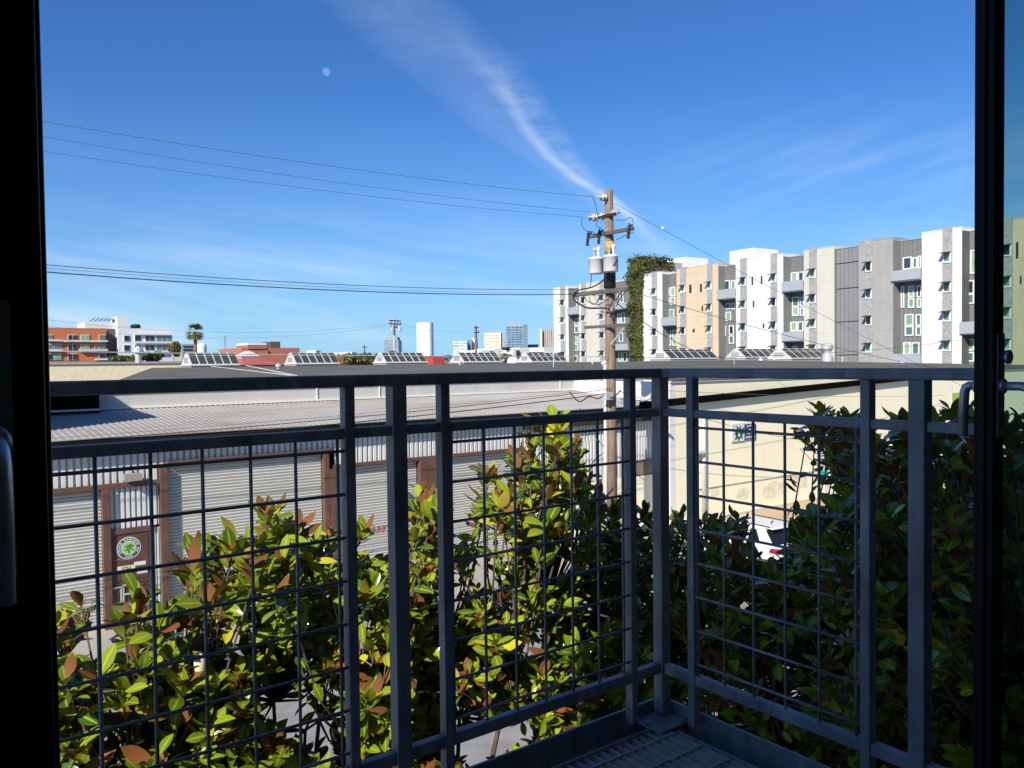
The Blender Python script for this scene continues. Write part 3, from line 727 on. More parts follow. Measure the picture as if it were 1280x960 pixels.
# ------------------------------------------------------------------ car
def make_car(loc, rz):
    t = thing('parked_car', loc, 'white hatchback with red tail light parked nose to the cream wall', 'car', rz=rz)
    # local: x forward, y left, z up ; length 4.3
    st = [(-2.12, .45, .80, .62, .62), (-2.05, .32, .98, .80, .80), (-1.6, .26, 1.02, .87, .87), (-.6, .24, .98, .89, .89), (.6, .24, .95, .89, .89), (1.3, .26, .90, .87, .84), (1.9, .34, .74, .80, .72), (2.14, .45, .62, .62, .55)]
    b = MB(); n = 8; prev = None
    rings = []
    for x, zb, zt, wb, wt in st:
        rings.append([(x, -wb+.06, zb), (x, -wb, zb+.15), (x, -wb-.01, (zb+zt)/2), (x, -wt+.04, zt), (x, wt-.04, zt), (x, wb+.01, (zb+zt)/2), (x, wb, zb+.15), (x, wb-.06, zb)])
    for A, B in zip(rings, rings[1:]):
        for k in range(8): b.face([A[k], A[(k+1) % 8], B[(k+1) % 8], B[k]])
    b.face(list(reversed(rings[0]))); b.face(rings[-1])
    body = b.build('body', m_carwhite, t, smooth=False)
    def gh(x0, x1, x2, x3, zb, zr, wb, wr, grow=0):
        g = MB()
        g.v = [(x0, -wb, zb), (x3, -wb, zb), (x3, wb, zb), (x0, wb, zb), (x1, -wr, zr), (x2, -wr, zr), (x2, wr, zr), (x1, wr, zr)]
        g.f = [(0, 1, 5, 4), (1, 2, 6, 5), (2, 3, 7, 6), (3, 0, 4, 7), (4, 5, 6, 7)]; g.m = [0]*5; return g
    gh(-1.98, -1.45, .35, 1.1, .95, 1.50, .80, .62).build('cabin', m_carwhite, t, bevel=.05)
    MB().box(-1.75, .25, -.60, .60, 1.49, 1.535).box(-1.80, -1.45, -.58, .58, 1.475, 1.51).build('roof_panel', m_carwhite, t, bevel=.02)
    for s in (1, -1):
        f = lambda x, z: (x, s*(.80-.18*(z-.95)/.55+.012), z)
        wn = MB()
        for poly in (((-1.48, 1.03), (-.95, 1.03), (-.98, 1.42), (-1.22, 1.42)), ((-.88, 1.02), (.0, 1.02), (-.02, 1.43), (-.90, 1.43)), ((.06, 1.02), (.85, 1.0), (.28, 1.43), (.05, 1.43))):
            pts = [f(*p) for p in poly]; wn.face(pts if s < 0 else list(reversed(pts)))
        wn.build('side_window', m_carglass, t)
        MB().prism([(-2.135, s*.50, .80), (-2.125, s*.78, .82), (-1.90, s*.885, .86), (-1.95, s*.87, .97), (-2.09, s*.76, .96), (-2.11, s*.52, .92)], (-.012, 0, .01)).build('tail_light', m_red, t)
        MB().tube([(-1.7, s*.60, 1.55), (.1, s*.60, 1.55)], .016, 6).build('roof_rail', m_dark, t)
    rw = lambda y, z: (-1.98+.53*(z-.95)/.55-.02, y, z+.01)
    MB().face([rw(-.70, 1.03), rw(-.60, 1.42), rw(.60, 1.42), rw(.70, 1.03)]).build('rear_window', m_carglass, t)
    ws = lambda y, z: (1.1-.75*(z-.95)/.55+.02, y, z+.01)
    MB().face([ws(.70, 1.0), ws(.58, 1.44), ws(-.58, 1.44), ws(-.70, 1.0)]).build('windscreen', m_carglass, t)
    for wx in (-1.3, 1.3):
        for s in (1, -1):
            MB().lathe((wx, s*.92, .32), [(.20, 0), (.32, 0), (.325, -s*.03), (.325, -s*.19), (.2, -s*.2)], 22, (0, 1, 0)).build('wheel', m_rubber, t)
    MB().tube([(-1.2, 0, 1.53), (-1.3, 0, 1.62)], .02, 6).build('aerial', m_dark, t)
    return t
pc_ = onz(978, 689, .84)
make_car((pc_.x+.78, pc_.y+1.95, 0), math.radians(84)).scale = (.92, .92, .92)

# ------------------------------------------------------------------ magnolias
def leaf(vs, fs, base, d, nrm, L, W, curl):
    """folded, gently drooping leaf: 5 stations x 3 points"""
    side = d.cross(nrm).normalized(); n0 = len(vs)
    prof = ((0, .07), (.15, .48), (.36, .9), (.57, 1.0), (.78, .76), (.92, .34), (1, .03))
    cup = rnd.uniform(.05, .4); tw = rnd.uniform(-.35, .35)
    for t, wd in prof:
        p = base+d*(L*t)-nrm*(curl*L*t*t)
        w = W*.5*wd; sd = (side+nrm*tw*t)
        vs.append(tuple(p-sd*w+nrm*w*cup)); vs.append(tuple(p)); vs.append(tuple(p+sd*w+nrm*w*cup))
    for i in range(len(prof)-1):
        a = n0+i*3
        fs.append((a, a+1, a+4, a+3)); fs.append((a+1, a+2, a+5, a+4))
def rvec(): 
    while True:
        v = Vector((rnd.uniform(-1, 1), rnd.uniform(-1, 1), rnd.uniform(-1, 1)))
        if .05 < v.length < 1: return v.normalized()
def magnolia(trunk, tips, label, lean=Vector((-.25, -.35, .8)), bare=()):
    """trunk: base point; tips: list of branch ends; real limbs run to every tip"""
    base = Vector(trunk)
    t = thing('magnolia_tree', base, label, 'tree', 'magnolias below the balcony')
    tk = MB(); fork = base+Vector((0, 0, 2.9)); top = max(p.z for p in tips)
    tk.tube([base, base+Vector((.05, .02, 1.5)), fork, fork+Vector((.03, 0, .7))], [.085, .07, .055, .04], 9)
    cen = sum(tips, Vector())/len(tips)
    limbs = []
    for k in range(16):
        q = rnd.choice(tips); e = fork.lerp(q, .62)+Vector((rnd.uniform(-.1, .1), rnd.uniform(-.1, .1), rnd.uniform(-.1, .05)))
        m_ = fork.lerp(e, .5)+Vector((0, 0, -.12)); tk.tube([fork, m_, e], [.026, .018, .010], 6); limbs.append(e); limbs.append(m_)
    vs, fs = [], []; buds = []
    for p in tips:
        a = min(limbs, key=lambda l: (l-p).length+max(0, l.z-p.z)*3)
        m_ = a.lerp(p, .55)+rvec()*.06+Vector((0, 0, -.05))
        tk.tube([a, m_, p], [.008, .006, .004], 5)
        ax = ((p-m_).normalized()*.7+Vector((0, 0, .75))+lean*.35+rvec()*.35).normalized()
        x_, y_, _ = proj(p); flip = .42 if y_ < prof(x_)+55 else .17
        n = rnd.randint(9, 13); ph = rnd.uniform(0, 6.28); big = rnd.uniform(.85, 1.25)
        s1 = ax.cross(Vector((.3, .5, .1))).normalized(); s2 = ax.cross(s1)
        for k in range(n):
            az = ph+k*2.4; rad = s1*math.cos(az)+s2*math.sin(az)
            el = rnd.uniform(.1, 1.05) if k < n-2 else rnd.uniform(.9, 1.35)
            d = (rad*math.cos(el)+ax*math.sin(el)+rvec()*.18).normalized()
            nr = (ax*math.cos(el)-rad*math.sin(el)+rvec()*.5); nr = (nr-d*nr.dot(d)).normalized()
            L = rnd.uniform(.075, .125)*big; W = L*rnd.uniform(.38, .52)
            if rnd.random() < flip: nr = -nr
            leaf(vs, fs, p-ax*.018*k*.5+d*.012, d, nr, L, W, rnd.uniform(.02, .28))
        for k in range(rnd.randint(4, 7)):                       # older leaves lower on the twig
            b0 = m_.lerp(p, rnd.uniform(0, .8)); d = (rvec()+Vector((-.2, -.25, .2))).normalized(); nr = (Vector((-.3, -.3, 1))+rvec()*.7); nr = (nr-d*nr.dot(d)).normalized()
            if rnd.random() < .3: nr = -nr
            L = rnd.uniform(.075, .115)*big; leaf(vs, fs, b0, d, nr, L, L*rnd.uniform(.38, .52), rnd.uniform(.05, .4))
        if rnd.random() < .07:
            bd_ = MB(); buds.append(bd_); bd_.lathe(p+ax*.02, [(.004, 0), (.012, .012), (.013, .028), (.007, .045), (.001, .055)], 8, ax)
    tk.build('trunk', m_bark, t, smooth=True)
    cr = MB(); cr.v = vs; cr.f = fs; cr.m = [0]*len(fs)
    o = cr.build('crown', m_leaf, t, smooth=True)
    at_ = o.data.attributes.new('midrib', 'FLOAT', 'POINT'); at_.data.foreach_set('value', [1. if i % 3 == 1 else 0. for i in range(len(vs))])
    for b_ in buds: b_.build('flower_bud', m_bud, t, smooth=True)
    return t
PROF = [(40, 760), (75, 752), (100, 735), (130, 770), (160, 725), (190, 700), (225, 700), (250, 668), (285, 660), (320, 650), (337, 602), (352, 630), (385, 650), (410, 650), (440, 640), (462, 646), (474, 690), (500, 690), (516, 612), (527, 580), (543, 605), (556, 690), (585, 660), (598, 572), (625, 575), (640, 558), (655, 525), (690, 508), (715, 530), (742, 585), (775, 625), (800, 625), (840, 630), (870, 640), (890, 630), (910, 622), (926, 630), (934, 672), (950, 684), (965, 700), (982, 690), (998, 650), (1006, 530), (1028, 498), (1060, 504), (1100, 522), (1130, 510), (1165, 506), (1190, 498), (1215, 492), (1300, 490)]
def prof(x):
    if x <= PROF[0][0]: return PROF[0][1]
    for (a, ya), (b, yb) in zip(PROF, PROF[1:]):
        if a <= x <= b: return ya+(yb-ya)*(x-a)/(b-a)
    return PROF[-1][1]
GAPS = [(365, 870, 38), (400, 905, 26), (590, 930, 20), (150, 905, 24), (455, 800, 16), (300, 790, 16), (215, 740, 14), (615, 690, 14), (690, 700, 12), (640, 905, 16), (560, 745, 16), (120, 800, 16), (660, 800, 10)]
GAPR = [(1016, 588, 15), (1008, 622, 8), (958, 666, 8), (974, 684, 3)]
def gen_tips(u0, u1, v0, v1, z0, n, dens_top=1.0, gap=True, zfun=None):
    out = []; tries = 0
    while len(out) < n and tries < n*60:
        tries += 1
        p = Vector((rnd.uniform(u0, u1), rnd.uniform(v0, v1), rnd.uniform(z0, 6.22)))
        x, y, d = proj(p)
        m = 42/ d*2.6
        if y < prof(x)+m*.68: continue
        if x < -60 or x > 1360 or y > 1080: continue
        if any((x-gx)**2+(y-gy)**2 < (gr+18)**2 for gx, gy, gr in (GAPS if gap else GAPR)): continue
        if any((p-q).length < .085 for q in out): continue
        out.append(p)
    return out
TL = [((.75, 4.0, 0), (.15, 1.25), 'magnolia with sunlit crown lowest against the roller shutters, beside the dark door leaf', 330),
      ((1.6, 4.2, 0), (1.2, 2.1), 'sunlit magnolia with rusty leaves in front of the widest roller shutter', 290),
      ((2.5, 4.0, 0), (2.05, 2.9), 'slender sunlit magnolia behind the double railing posts', 280),
      ((3.4, 4.1, 0), (2.85, 4.0), 'tallest sunlit magnolia, coppery topped, in front of the utility pole', 340)]
for base, (a, b), lab, n in TL:
    magnolia(base, gen_tips(a, b, 3.25, 4.5, 3.0, n), lab)
TR = [((4.4, 4.0, 0), (3.7, 5.2, 2.9, 4.3), 360, 'shaded magnolia behind the railing corner post'),
      ((4.4, 2.9, 0), (3.5, 5.6, 2.1, 3.4), 430, 'low dark magnolia in front of the parked car'),
      ((4.2, 1.6, 0), (3.2, 4.8, 1.0, 2.15), 360, 'tall dark magnolia against the cream wall beside the tinted door'),
      ((6.0, 2.9, 0), (5.2, 6.8, 2.0, 4.2), 260, 'dark magnolia standing farther back beside the street sign')]
for base, (a, b, c, d), n, lab in TR:
    magnolia(base, gen_tips(a, b, c, d, 2.7, n, gap=False), lab, Vector((-.3, -.1, .8)))

q = onv(250, 830, 3.35); b_ = MB().lathe(q-Vector((0, 0, .05)), [(.006, -.02), (.018, 0), (.026, .035), (.024, .07), (.012, .095), (.001, .105)], 12)
b_.build('flower_bud', M('cream_flower_bud', (.72, .70, .48), .5), bpy.data.objects['magnolia_tree'], smooth=True, origin=bpy.data.objects['magnolia_tree'].location)

# ------------------------------------------------------------------ utility pole
UP, VP_ = 17.63, 18.3
def pp(x, y, u=UP): return onu(x, y, u)
m_wood = M('weathered_pole_wood', (.20, .135, .095), .95, 0, .4, 6, (6, 6, .25), .5, 20, (.34, .27, .21), (.46, .66))
m_arm = M('crossarm_wood', (.11, .095, .085), .95, 0, .25, 5)
up = thing('utility_pole', (UP, VP_, .14), 'tall wooden utility pole with two white transformer cans', 'utility pole')
ztop = onv(764, 238, VP_).z
MB().tube([(UP, VP_, .14), (UP, VP_, 5), (UP, VP_, ztop-.02), (UP, VP_, ztop)], [.185, .165, .125, .115], 14).build('pole', m_wood, up, smooth=True)
MB().tube([(UP-.175, VP_+.09, .14), (UP-.16, VP_+.08, 6.2)], .05, 8).build('conduit', m_white2, up, smooth=True)
zz = onv(764, 345, VP_).z
MB().tube([(UP, VP_, zz-.38), (UP, VP_, zz+.36)], .185, 14).build('collar', m_dark, up, smooth=True)
zy = onv(764, 309, VP_).z
MB().tube([(UP, VP_, zy-.22), (UP, VP_, zy+.16)], .148, 14).build('yellow_tag', M('yellow_marker', (.45, .30, .06), .8), up, smooth=True)
a1_, a2_ = pp(736, 298, UP-.16), pp(792, 283.5, UP-.16)
zc = (a1_.z+a2_.z)/2
MB().box(UP-.22, UP-.13, a2_.y, a1_.y, zc-.055, zc+.055).build('crossarm', m_arm, up, bevel=.008)
def insul(c, ax, n=3, r=.085, gap=.085, m=m_porc, name='insulator'):
    c = Vector(c); ax = Vector(ax).normalized(); pr = [(.02, -.12)]
    for k in range(n): pr += [(.028, k*gap-.02), (r, k*gap), (r*.92, k*gap+.03), (.03, k*gap+.04)]
    pr.append((.018, n*gap+.14))
    MB().lathe(c, pr, 14, ax).build(name, m, up, smooth=True)
for fx, fy in ((753, 246.5), (741, 271.5), (751, 270)):
    c = onv(fx, fy, VP_+(0 if fy < 250 else (-.05 if fx < 745 else .25)))
    insul((c.x+.1, c.y, c.z), (-1, 0, 0), 2, .12, .10)
c = onv(766, 266, VP_-.2); insul(c, (1, 0, .1), 2, .10, .09)
zi = onv(764, 270.5, VP_).z
MB().box(UP-.16, UP-.12, VP_-.4, VP_+.75, zi-.04, zi+.04).build('bracket', m_dark, up)
for fx, fy in ((738, 303), (752, 299), (789, 286)):
    c = pp(fx, fy, UP-.17); yy = c.y
    cut = MB().lathe((UP-.30, yy, zc-.30), [(.03, 0), (.06, .03), (.03, .07), (.06, .11), (.03, .15), (.06, .19), (.03, .24), (.05, .30), (.02, .46)], 10, (.1, 0, 1))
    cut.bar((UP-.30, yy, zc+.05), (UP-.12, yy, zc+.12), .05, .05); cut.build('cutout_fuse', m_dark, up)
# transformers
for fx, y0, y1, du, dv in ((745, 321, 342.5, -.05, 0), (763.5, 318, 340, -.45, 0)):
    dd_ = proj((UP, VP_, 8))[2]+du; c = atd(fx, y1, dd_); h = atd(fx, y0, dd_).z-c.z; r = 9.2*25.3/FP
    tr_ = MB().lathe((c.x, c.y, c.z), [(r*.9, 0), (r, .03), (r, h*.82), (r*1.05, h*.83), (r*1.05, h*.9), (r*.8, h*.97), (.02, h)], 20).build('transformer', m_white2, up, smooth=True)
    for k in (-1, 1):
        MB().lathe((c.x+.03, c.y+k*.09, c.z+h*.95), [(.03, 0), (.045, .05), (.03, .09), (.045, .14), (.03, .18), (.07, .22), (.07, .30), (.03, .33)], 10).build('bushing', m_porc if k > 0 else m_white2, tr_, smooth=True)
    MB().bar((c.x, c.y, c.z+h*.5), (UP, VP_, c.z+h*.5), .05, .12).bar((c.x, c.y, c.z+h*.78), (UP, VP_, c.z+h*.78), .05, .1).build('hanger', m_dark, tr_)
# lower crossarms
b1_, b2_2 = pp(718, 367.5, UP-.16), pp(786, 362.5, UP-.16); zl = (b1_.z+b2_2.z)/2
MB().box(UP-.25, UP-.14, b2_2.y, b1_.y, zl-.07, zl+.06).build('crossarm', m_arm, up, bevel=.008)
MB().bar((UP-.19, VP_+.55, zl-.06), (UP-.14, VP_+.1, zl-.75), .03, .05).bar((UP-.19, VP_-.6, zl-.06), (UP-.14, VP_-.1, zl-.75), .03, .05).build('arm_brace', m_tarp, up)
z3 = onv(764, 408, VP_).z
MB().box(UP-.24, UP-.17, VP_-.95, VP_+.95, z3-.045, z3+.045).build('crossarm', m_arm, up, bevel=.006)
MB().bar((UP-.2, VP_-.9, z3), (UP-.15, VP_-.2, z3-.55), .025, .04).build('arm_brace', m_tarp, up)
def curve(pts, n=24):
    P_ = [Vector(p) for p in pts]; out = []
    for i in range(len(P_)-1):
        a, b = P_[i], P_[i+1]; m0 = P_[max(i-1, 0)]; m3 = P_[min(i+2, len(P_)-1)]
        for k in range(8):
            t = k/8; out.append(.5*((2*a)+(-m0+b)*t+(2*m0-5*a+4*b-m3)*t*t+(-m0+3*a-3*b+m3)*t**3))
    out.append(P_[-1]); return out
def loop(px_pts, off=-.28, r=.012): MB().tube(curve([onu(x, y, UP+off) for x, y in px_pts]), r, 5).build('jumper_cable', m_wire, up, smooth=True)
loop([(741, 246), (745, 258), (747, 272), (746, 282), (752, 286), (756, 290)], -.3, .010)
loop([(728, 271), (727, 280), (732, 288), (741, 290), (744, 294)], -.3, .010)
loop([(770, 275), (780, 275), (789, 272), (792, 279)], -.2, .010)
loop([(792, 290), (780, 295), (770, 300)], -.2, .010)
loop([(718, 367), (717, 374), (724, 380), (735, 385), (752, 385), (761, 387), (764, 395), (770, 400)], -.3, .028)
loop([(718, 366), (726, 362), (740, 359), (752, 352), (759, 344), (762, 336)], -.3, .022)
loop([(739, 343), (739, 352), (737, 360)], -.3, .012)
loop([(736, 371), (740, 380), (746, 378), (750, 370), (756, 376), (762, 372)], -.3, .012)
loop([(728, 369), (734, 376), (740, 379), (748, 381), (755, 377)], -.3, .012)
loop([(735, 328), (746, 331), (753, 336)], -.35, .012)
loop([(754, 322), (762, 328), (766, 336), (764, 344)], -.35, .02); loop([(772, 325), (767, 332), (765, 340)], -.35, .02)
loop([(760, 388), (764, 380), (770, 374), (776, 366)], -.25, .016)
loop([(712, 490), (724, 502), (736, 496), (748, 498), (756, 494), (766, 497), (776, 488)], -.3, .02)
loop([(770, 383), (776, 372), (783, 363)], -.25, .014)
q = onv(757, 495, VP_-.1)
MB().box(q.x-.16, q.x+.14, VP_-.3, VP_-.12, q.z-.12, q.z+.11).build('splice_box', m_tarp, up, bevel=.01)
q = onv(786, 452, VP_)

# ------------------------------------------------------------------ wires
def wire(pa, pb, sag, r, label, mat=m_wire, n=40, name='power_line', group='wires strung from the utility pole'):
    a, b = Vector(pa), Vector(pb)
    r = r*.62; pts = [a.lerp(b, k/n)-Vector((0, 0, 4*sag*(k/n)*(1-k/n))) for k in range(n+1)]
    return tag(MB().tube(pts, r, 6).build(name, mat, None, smooth=True, origin=a), label, 'power line', group)
def vwire(xa, ya, xb, yb, v, ext, sag, r, label, mat=m_wire):
    a, b = onv(xa, ya, v), onv(xb, yb, v); a = a+(a-b)*ext+Vector((0, 0, 4*sag*ext/(1+ext)))
    return wire(a, b, sag, r, label, mat)
vwire(55, 152, 742, 246, VP_, .8, .42, .011, 'topmost thin line running to the tip of the pole', m_wirefar)
vwire(55, 171, 738, 265, VP_+.25, .8, .42, .009, 'second thin line below the topmost wire', m_wirefar)
vwire(55, 189, 728, 271, VP_-.1, .8, .42, .009, 'third thin line ending at the double insulator', m_wirefar)
vwire(58, 331, 722, 362, VP_+.5, .8, .5, .013, 'upper thin cable of the pair to the lower crossarm')
vwire(58, 335, 727, 366, VP_+.3, .8, .5, .008, 'faint wire between the two cables at the lower crossarm', m_wirefar)
vwire(58, 340, 718, 368, VP_+.8, .8, .5, .020, 'thickest black cable running to the lower crossarm end')
vwire(62, 439, 760, 446, VP_-.1, .8, .10, .018, 'pale level cable crossing just above the grey roof', m_tarp)
vwire(62, 553, 764, 486, VP_-.15, .5, .22, .016, 'upper cable of the low pair in front of the corrugated roof')
vwire(62, 560, 764, 491, VP_-.2, .5, .24, .022, 'lower and thicker cable of the low pair before the corrugated roof')
vwire(62, 548, 766, 484, VP_-.1, .5, .2, .009, 'thin low wire skimming the corrugated roof', m_wirefar)
pt0 = onv(768, 254, VP_)
wire(pt0, atd(1245, 503, 36), .12, .012, 'thin line with white ball falling to the cream wall from the pole tip', m_wirefar)
mbp = onv(828, 288, VP_)
def on_seg(a, b, x):                        # point of a straight span seen nearest photo column x
    return min((a.lerp(b, k/400) for k in range(401)), key=lambda p: abs(proj(p)[0]-x))
bp = on_seg(pt0, atd(1245, 503, 36), 828)
tag(MB().lathe(bp-Vector((0, 0, .1)), [(.01, .04), (.05, .06), (.065, .1), (.05, .14), (.01, .16)], 12).build('marker_ball', m_white2, None, smooth=True, origin=bp), 'small white ball clamped on the falling thin line', 'marker')
wire(onv(785, 363, VP_-.7), atd(1245, 470, 40), .35, .014, 'slack line from lower crossarm passing over the skylights', m_wire)
wire(onv(772, 380, VP_-.2), onv(918, 447, 35), .55, .022, 'thick drooping service cable ending at the roof mast')
wire(onv(766, 447, VP_), atd(1245, 418, 44), .35, .013, 'wire rising over the roof towards the grey recess balconies', m_wire)
wire(onv(772, 488, VP_-.2), atd(1020, 553, 33), .2, .014, 'thin cable dropping across the cream wall to the bracket', m_wire)
wire(onv(772, 485, VP_-.2), onv(1180, 494, 19.7), .15, .012, 'thin cable along the upper cream wall', m_wirefar)

# ------------------------------------------------------------------ apartment block
OA = Vector((85, 39.4, 0)); EA = Vector((.0995, .995, 0)).normalized(); NA = Vector((-EA.y, EA.x, 0)); RZA = math.atan2(EA.y, EA.x)
def apt(x, y, off=0.):
    d = ray(x, y); t = (NA.dot(OA-EYE)+off)/NA.dot(d); p = EYE+d*t; return (p-OA).dot(EA), p.z
def aw(name, lab): return thing(name, OA, lab, 'building', rz=RZA)
ab = aw('apartment_building', 'long white and grey apartment block right of the ivy column')
ab2 = aw('apartment_building', 'shorter far wing of white apartments, left of the ivy column')
FZ = [(6.75, 7.85), (9.75, 10.85), (12.70, 13.80), (15.68, 16.80)]
def window(par, s0, s1, z0, z1, y, pane, fw=.13, awn=False):
    """frame ring proud of the wall at local y, glass inside it"""
    f = MB()
    f.box(s0, s1, y-.02, y+.09, z0, z0+fw).box(s0, s1, y-.02, y+.09, z1-fw, z1)
    f.box(s0, s0+fw, y-.021, y+.089, z0+fw, z1-fw).box(s1-fw, s1, y-.021, y+.089, z0+fw, z1-fw)
    o = f.build('window', m_frame, par)
    MB().box(s0+fw, s1-fw, y-.01, y+.03, z0+fw, z1-fw).build('pane', pane, o)
    if awn:
        MB().prism([(s0-.05, y+.09, z1+.02), (s0-.05, y+.75, z1-.16), (s0-.05, y+.75, z1-.20), (s0-.05, y+.09, z1-.04)], (s1-s0+.1, 0, 0)).build('awning', m_dark, o)
    return o
def pick(): return PANES[rnd.choice((0, 0, 1, 1, 2, 3))]
BAYS = [('white', 692, 701), ('strip', 701, 707), ('white', 707, 710.5), ('recess', 710.5, 724), ('white', 724, 727), ('strip', 727, 733), ('off', 733, 750), ('strip', 750, 756.5), ('white', 756.5, 761), ('recess', 761, 786),
        ('white', 803, 815.5), ('strip', 815.5, 822), ('white', 822, 828), ('recess', 828, 846), ('beige', 846, 851), ('strip', 851, 858), ('beige', 858, 884.5), ('strip', 884.5, 891), ('beige', 891, 898), ('recess', 898, 920),
        ('white', 920, 926), ('strip', 926, 934), ('white', 934, 964), ('strip', 964, 972), ('white', 972, 979), ('recess', 979, 1005), ('off', 1005, 1012), ('strip', 1012, 1021.5), ('off', 1021.5, 1043), ('siding', 1043, 1073.5),
        ('grey', 1073.5, 1082), ('strip', 1082, 1091.5), ('grey', 1091.5, 1116), ('recess', 1116, 1152), ('white', 1152, 1178.5), ('strip', 1178.5, 1190.5), ('white', 1190.5, 1202), ('recess', 1202, 1228), ('white', 1228, 1251), ('strip', 1251, 1266), ('beige', 1266, 1340)]
MATS = dict(white=m_white, off=m_off, beige=m_beige, grey=m_conc)
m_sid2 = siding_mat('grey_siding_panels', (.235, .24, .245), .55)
for kind, x0, x1 in BAYS:
    par = ab2 if x1 <= 786 else ab
    sb, sa = apt(x0, 400)[0], apt(x1, 400)[0]
    zt = 19.05 if par is ab else 19.0
    if kind in MATS:
        b = MB().box(sa, sb, -3, 0, 0, zt)
        b.build('wall', MATS[kind], par)
        MB().box(sa-.02, sb+.02, -3, .03, zt, zt+.09).build('coping', MATS[kind], par)
    elif kind == 'strip':
        MB().box(sa, sb, -3, .10, 0, zt+.22).build('panel_strip', m_strip, par)
        for z0, z1 in FZ:
            window(par, sa+(sb-sa)*.1, sb-(sb-sa)*.08, z0, z1, .10, pick(), .11, True)
    else:
        dp = -1.3 if kind == 'recess' else -.35
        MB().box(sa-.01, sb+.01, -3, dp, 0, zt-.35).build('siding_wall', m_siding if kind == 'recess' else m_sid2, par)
        MB().box(sa, sb, -3, dp+.06, zt-.35, zt-.25).build('coping', m_conc, par)
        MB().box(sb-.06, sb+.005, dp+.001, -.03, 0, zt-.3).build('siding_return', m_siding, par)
        if kind == 'siding':
            for z in (6.5, 10.3, 14.1, 17): MB().box(sa, sb, dp, dp+.04, z, z+.08).build('band', m_dark, par)
BALC = [(710.5, 724, 384, 393.5, ab2), (761, 786, 379, 387, ab2), (761, 786, 430, 438.5, ab2), (828, 846, 396.5, 407.5, ab), (898, 920, 361.5, 374, ab), (979, 1005, 351, 364.5, ab), (979, 1005, 414.5, 427, ab), (1116, 1152, 337, 351, ab), (1116, 1152, 442, 457, ab), (1202, 1228, 402, 418, ab)]
for x0, x1, y0, y1, par in BALC:
    sb, z1 = apt(x0, y0); sa, _ = apt(x1, y0); xm_ = (x0+x1)/2
    z1 = apt(xm_, y0)[1]; z0 = apt(xm_, y1)[1]; w_ = .35
    b = MB().box(sa+.03, sb+w_*.2, .12, .22, z0+.1, z1).box(sa+.03, sb+w_*.2, -1.28, .119, z0, z0+.13).box(sb+w_*.2-.08, sb+w_*.2, .001, .119, z0+.131, z1)
    b.build('balcony', m_balc, par)
RW = [(ab2, 717, 721.5, 375.5, 384), (ab2, 718.5, 723.5, 398, 407), (ab2, 718.5, 723.5, 408, 416), (ab2, 718, 723, 421, 429), (ab2, 718, 723, 430, 438), (ab2, 717.5, 722, 444, 452),
      (ab2, 775, 779.5, 364, 378), (ab2, 772, 776, 392, 404), (ab2, 777, 781.5, 391, 404), (ab2, 774, 779, 416, 427), (ab2, 773, 778, 441, 452), (ab2, 779, 784, 440, 452),
      (ab, 832.5, 837, 360, 369.5), (ab, 838.5, 844.5, 359, 370), (ab, 832.5, 837, 371.5, 380), (ab, 838.5, 844.5, 371.5, 380.5), (ab, 836, 843, 387, 397), (ab, 834.5, 839, 413, 422), (ab, 841, 846, 412.5, 422), (ab, 834.5, 839, 423.5, 432), (ab, 841, 846, 423.5, 432),
      (ab, 906, 912.5, 351, 362), (ab, 914, 919.5, 350.5, 361), (ab, 907.5, 913, 379, 386.5), (ab, 914.5, 919, 379, 386.5), (ab, 907.5, 914, 390, 400.5), (ab, 911.5, 917.5, 407, 418), (ab, 911.5, 917.5, 419.5, 429.5), (ab, 904.5, 907.5, 407, 420),
      (ab, 989, 997, 341, 352), (ab, 998, 1005, 340, 351), (ab, 990.5, 999, 371.5, 383), (ab, 1000.5, 1005, 371.5, 383), (ab, 990.5, 999, 384.5, 394.5), (ab, 1000.5, 1005, 384.5, 394.5), (ab, 988.5, 996.5, 402.5, 414), (ab, 997.5, 1004.5, 402, 414), (ab, 984, 988, 433, 444), (ab, 991, 997.5, 432.5, 443),
      (ab, 1129, 1140, 322, 336), (ab, 1141, 1147, 322, 335), (ab, 1147.5, 1152, 320, 335), (ab, 1126.5, 1130.5, 358, 384.5), (ab, 1135.5, 1143, 357.5, 371.5), (ab, 1146.5, 1152, 357, 371.5), (ab, 1135.5, 1143, 373, 384.5), (ab, 1146.5, 1152, 373, 384.5), (ab, 1131.5, 1142, 393, 407), (ab, 1145, 1152, 393, 407), (ab, 1131.5, 1142, 408, 419.5), (ab, 1145, 1152, 408, 419.5), (ab, 1120, 1124, 428, 443), (ab, 1129.5, 1138.5, 428, 443), (ab, 1140, 1149.5, 428, 443),
      (ab, 1206, 1211, 313, 341.5), (ab, 1213, 1222, 313, 341.5), (ab, 1206, 1218, 351, 367), (ab, 1206, 1218, 368, 379.5), (ab, 1206, 1218, 424, 438), (ab, 1206, 1218, 440, 452)]
for par, x0, x1, y0, y1 in RW:
    sb, z1 = apt(x0, y0, -1.3); sa, z0 = apt(x1, y1, -1.3)
    pm = PANES[4] if (x0, y0) in ((1129, 322), (998, 340), (906, 351)) else pick()
    window(par, sa, sb, z0, z1, -1.3, pm, .12)
for x0, x1, y0, y1 in ((861.5, 864.5, 356, 366), (875, 877.5, 355, 365), (877, 879, 382.5, 389), (866, 868.5, 411, 415.5), (939.5, 941.5, 346, 356.5), (951, 953, 345, 355), (941, 943, 376, 384), (953.5, 955.5, 404.5, 410), (1270, 1273, 303, 323), (1275, 1277, 345, 355)):
    sb, z1 = apt(x0, y0); sa, z0 = apt(x1, y1)
    MB().box(sa, sb, -.05, .02, z0, z1).build('slit_window', PANES[2], ab)
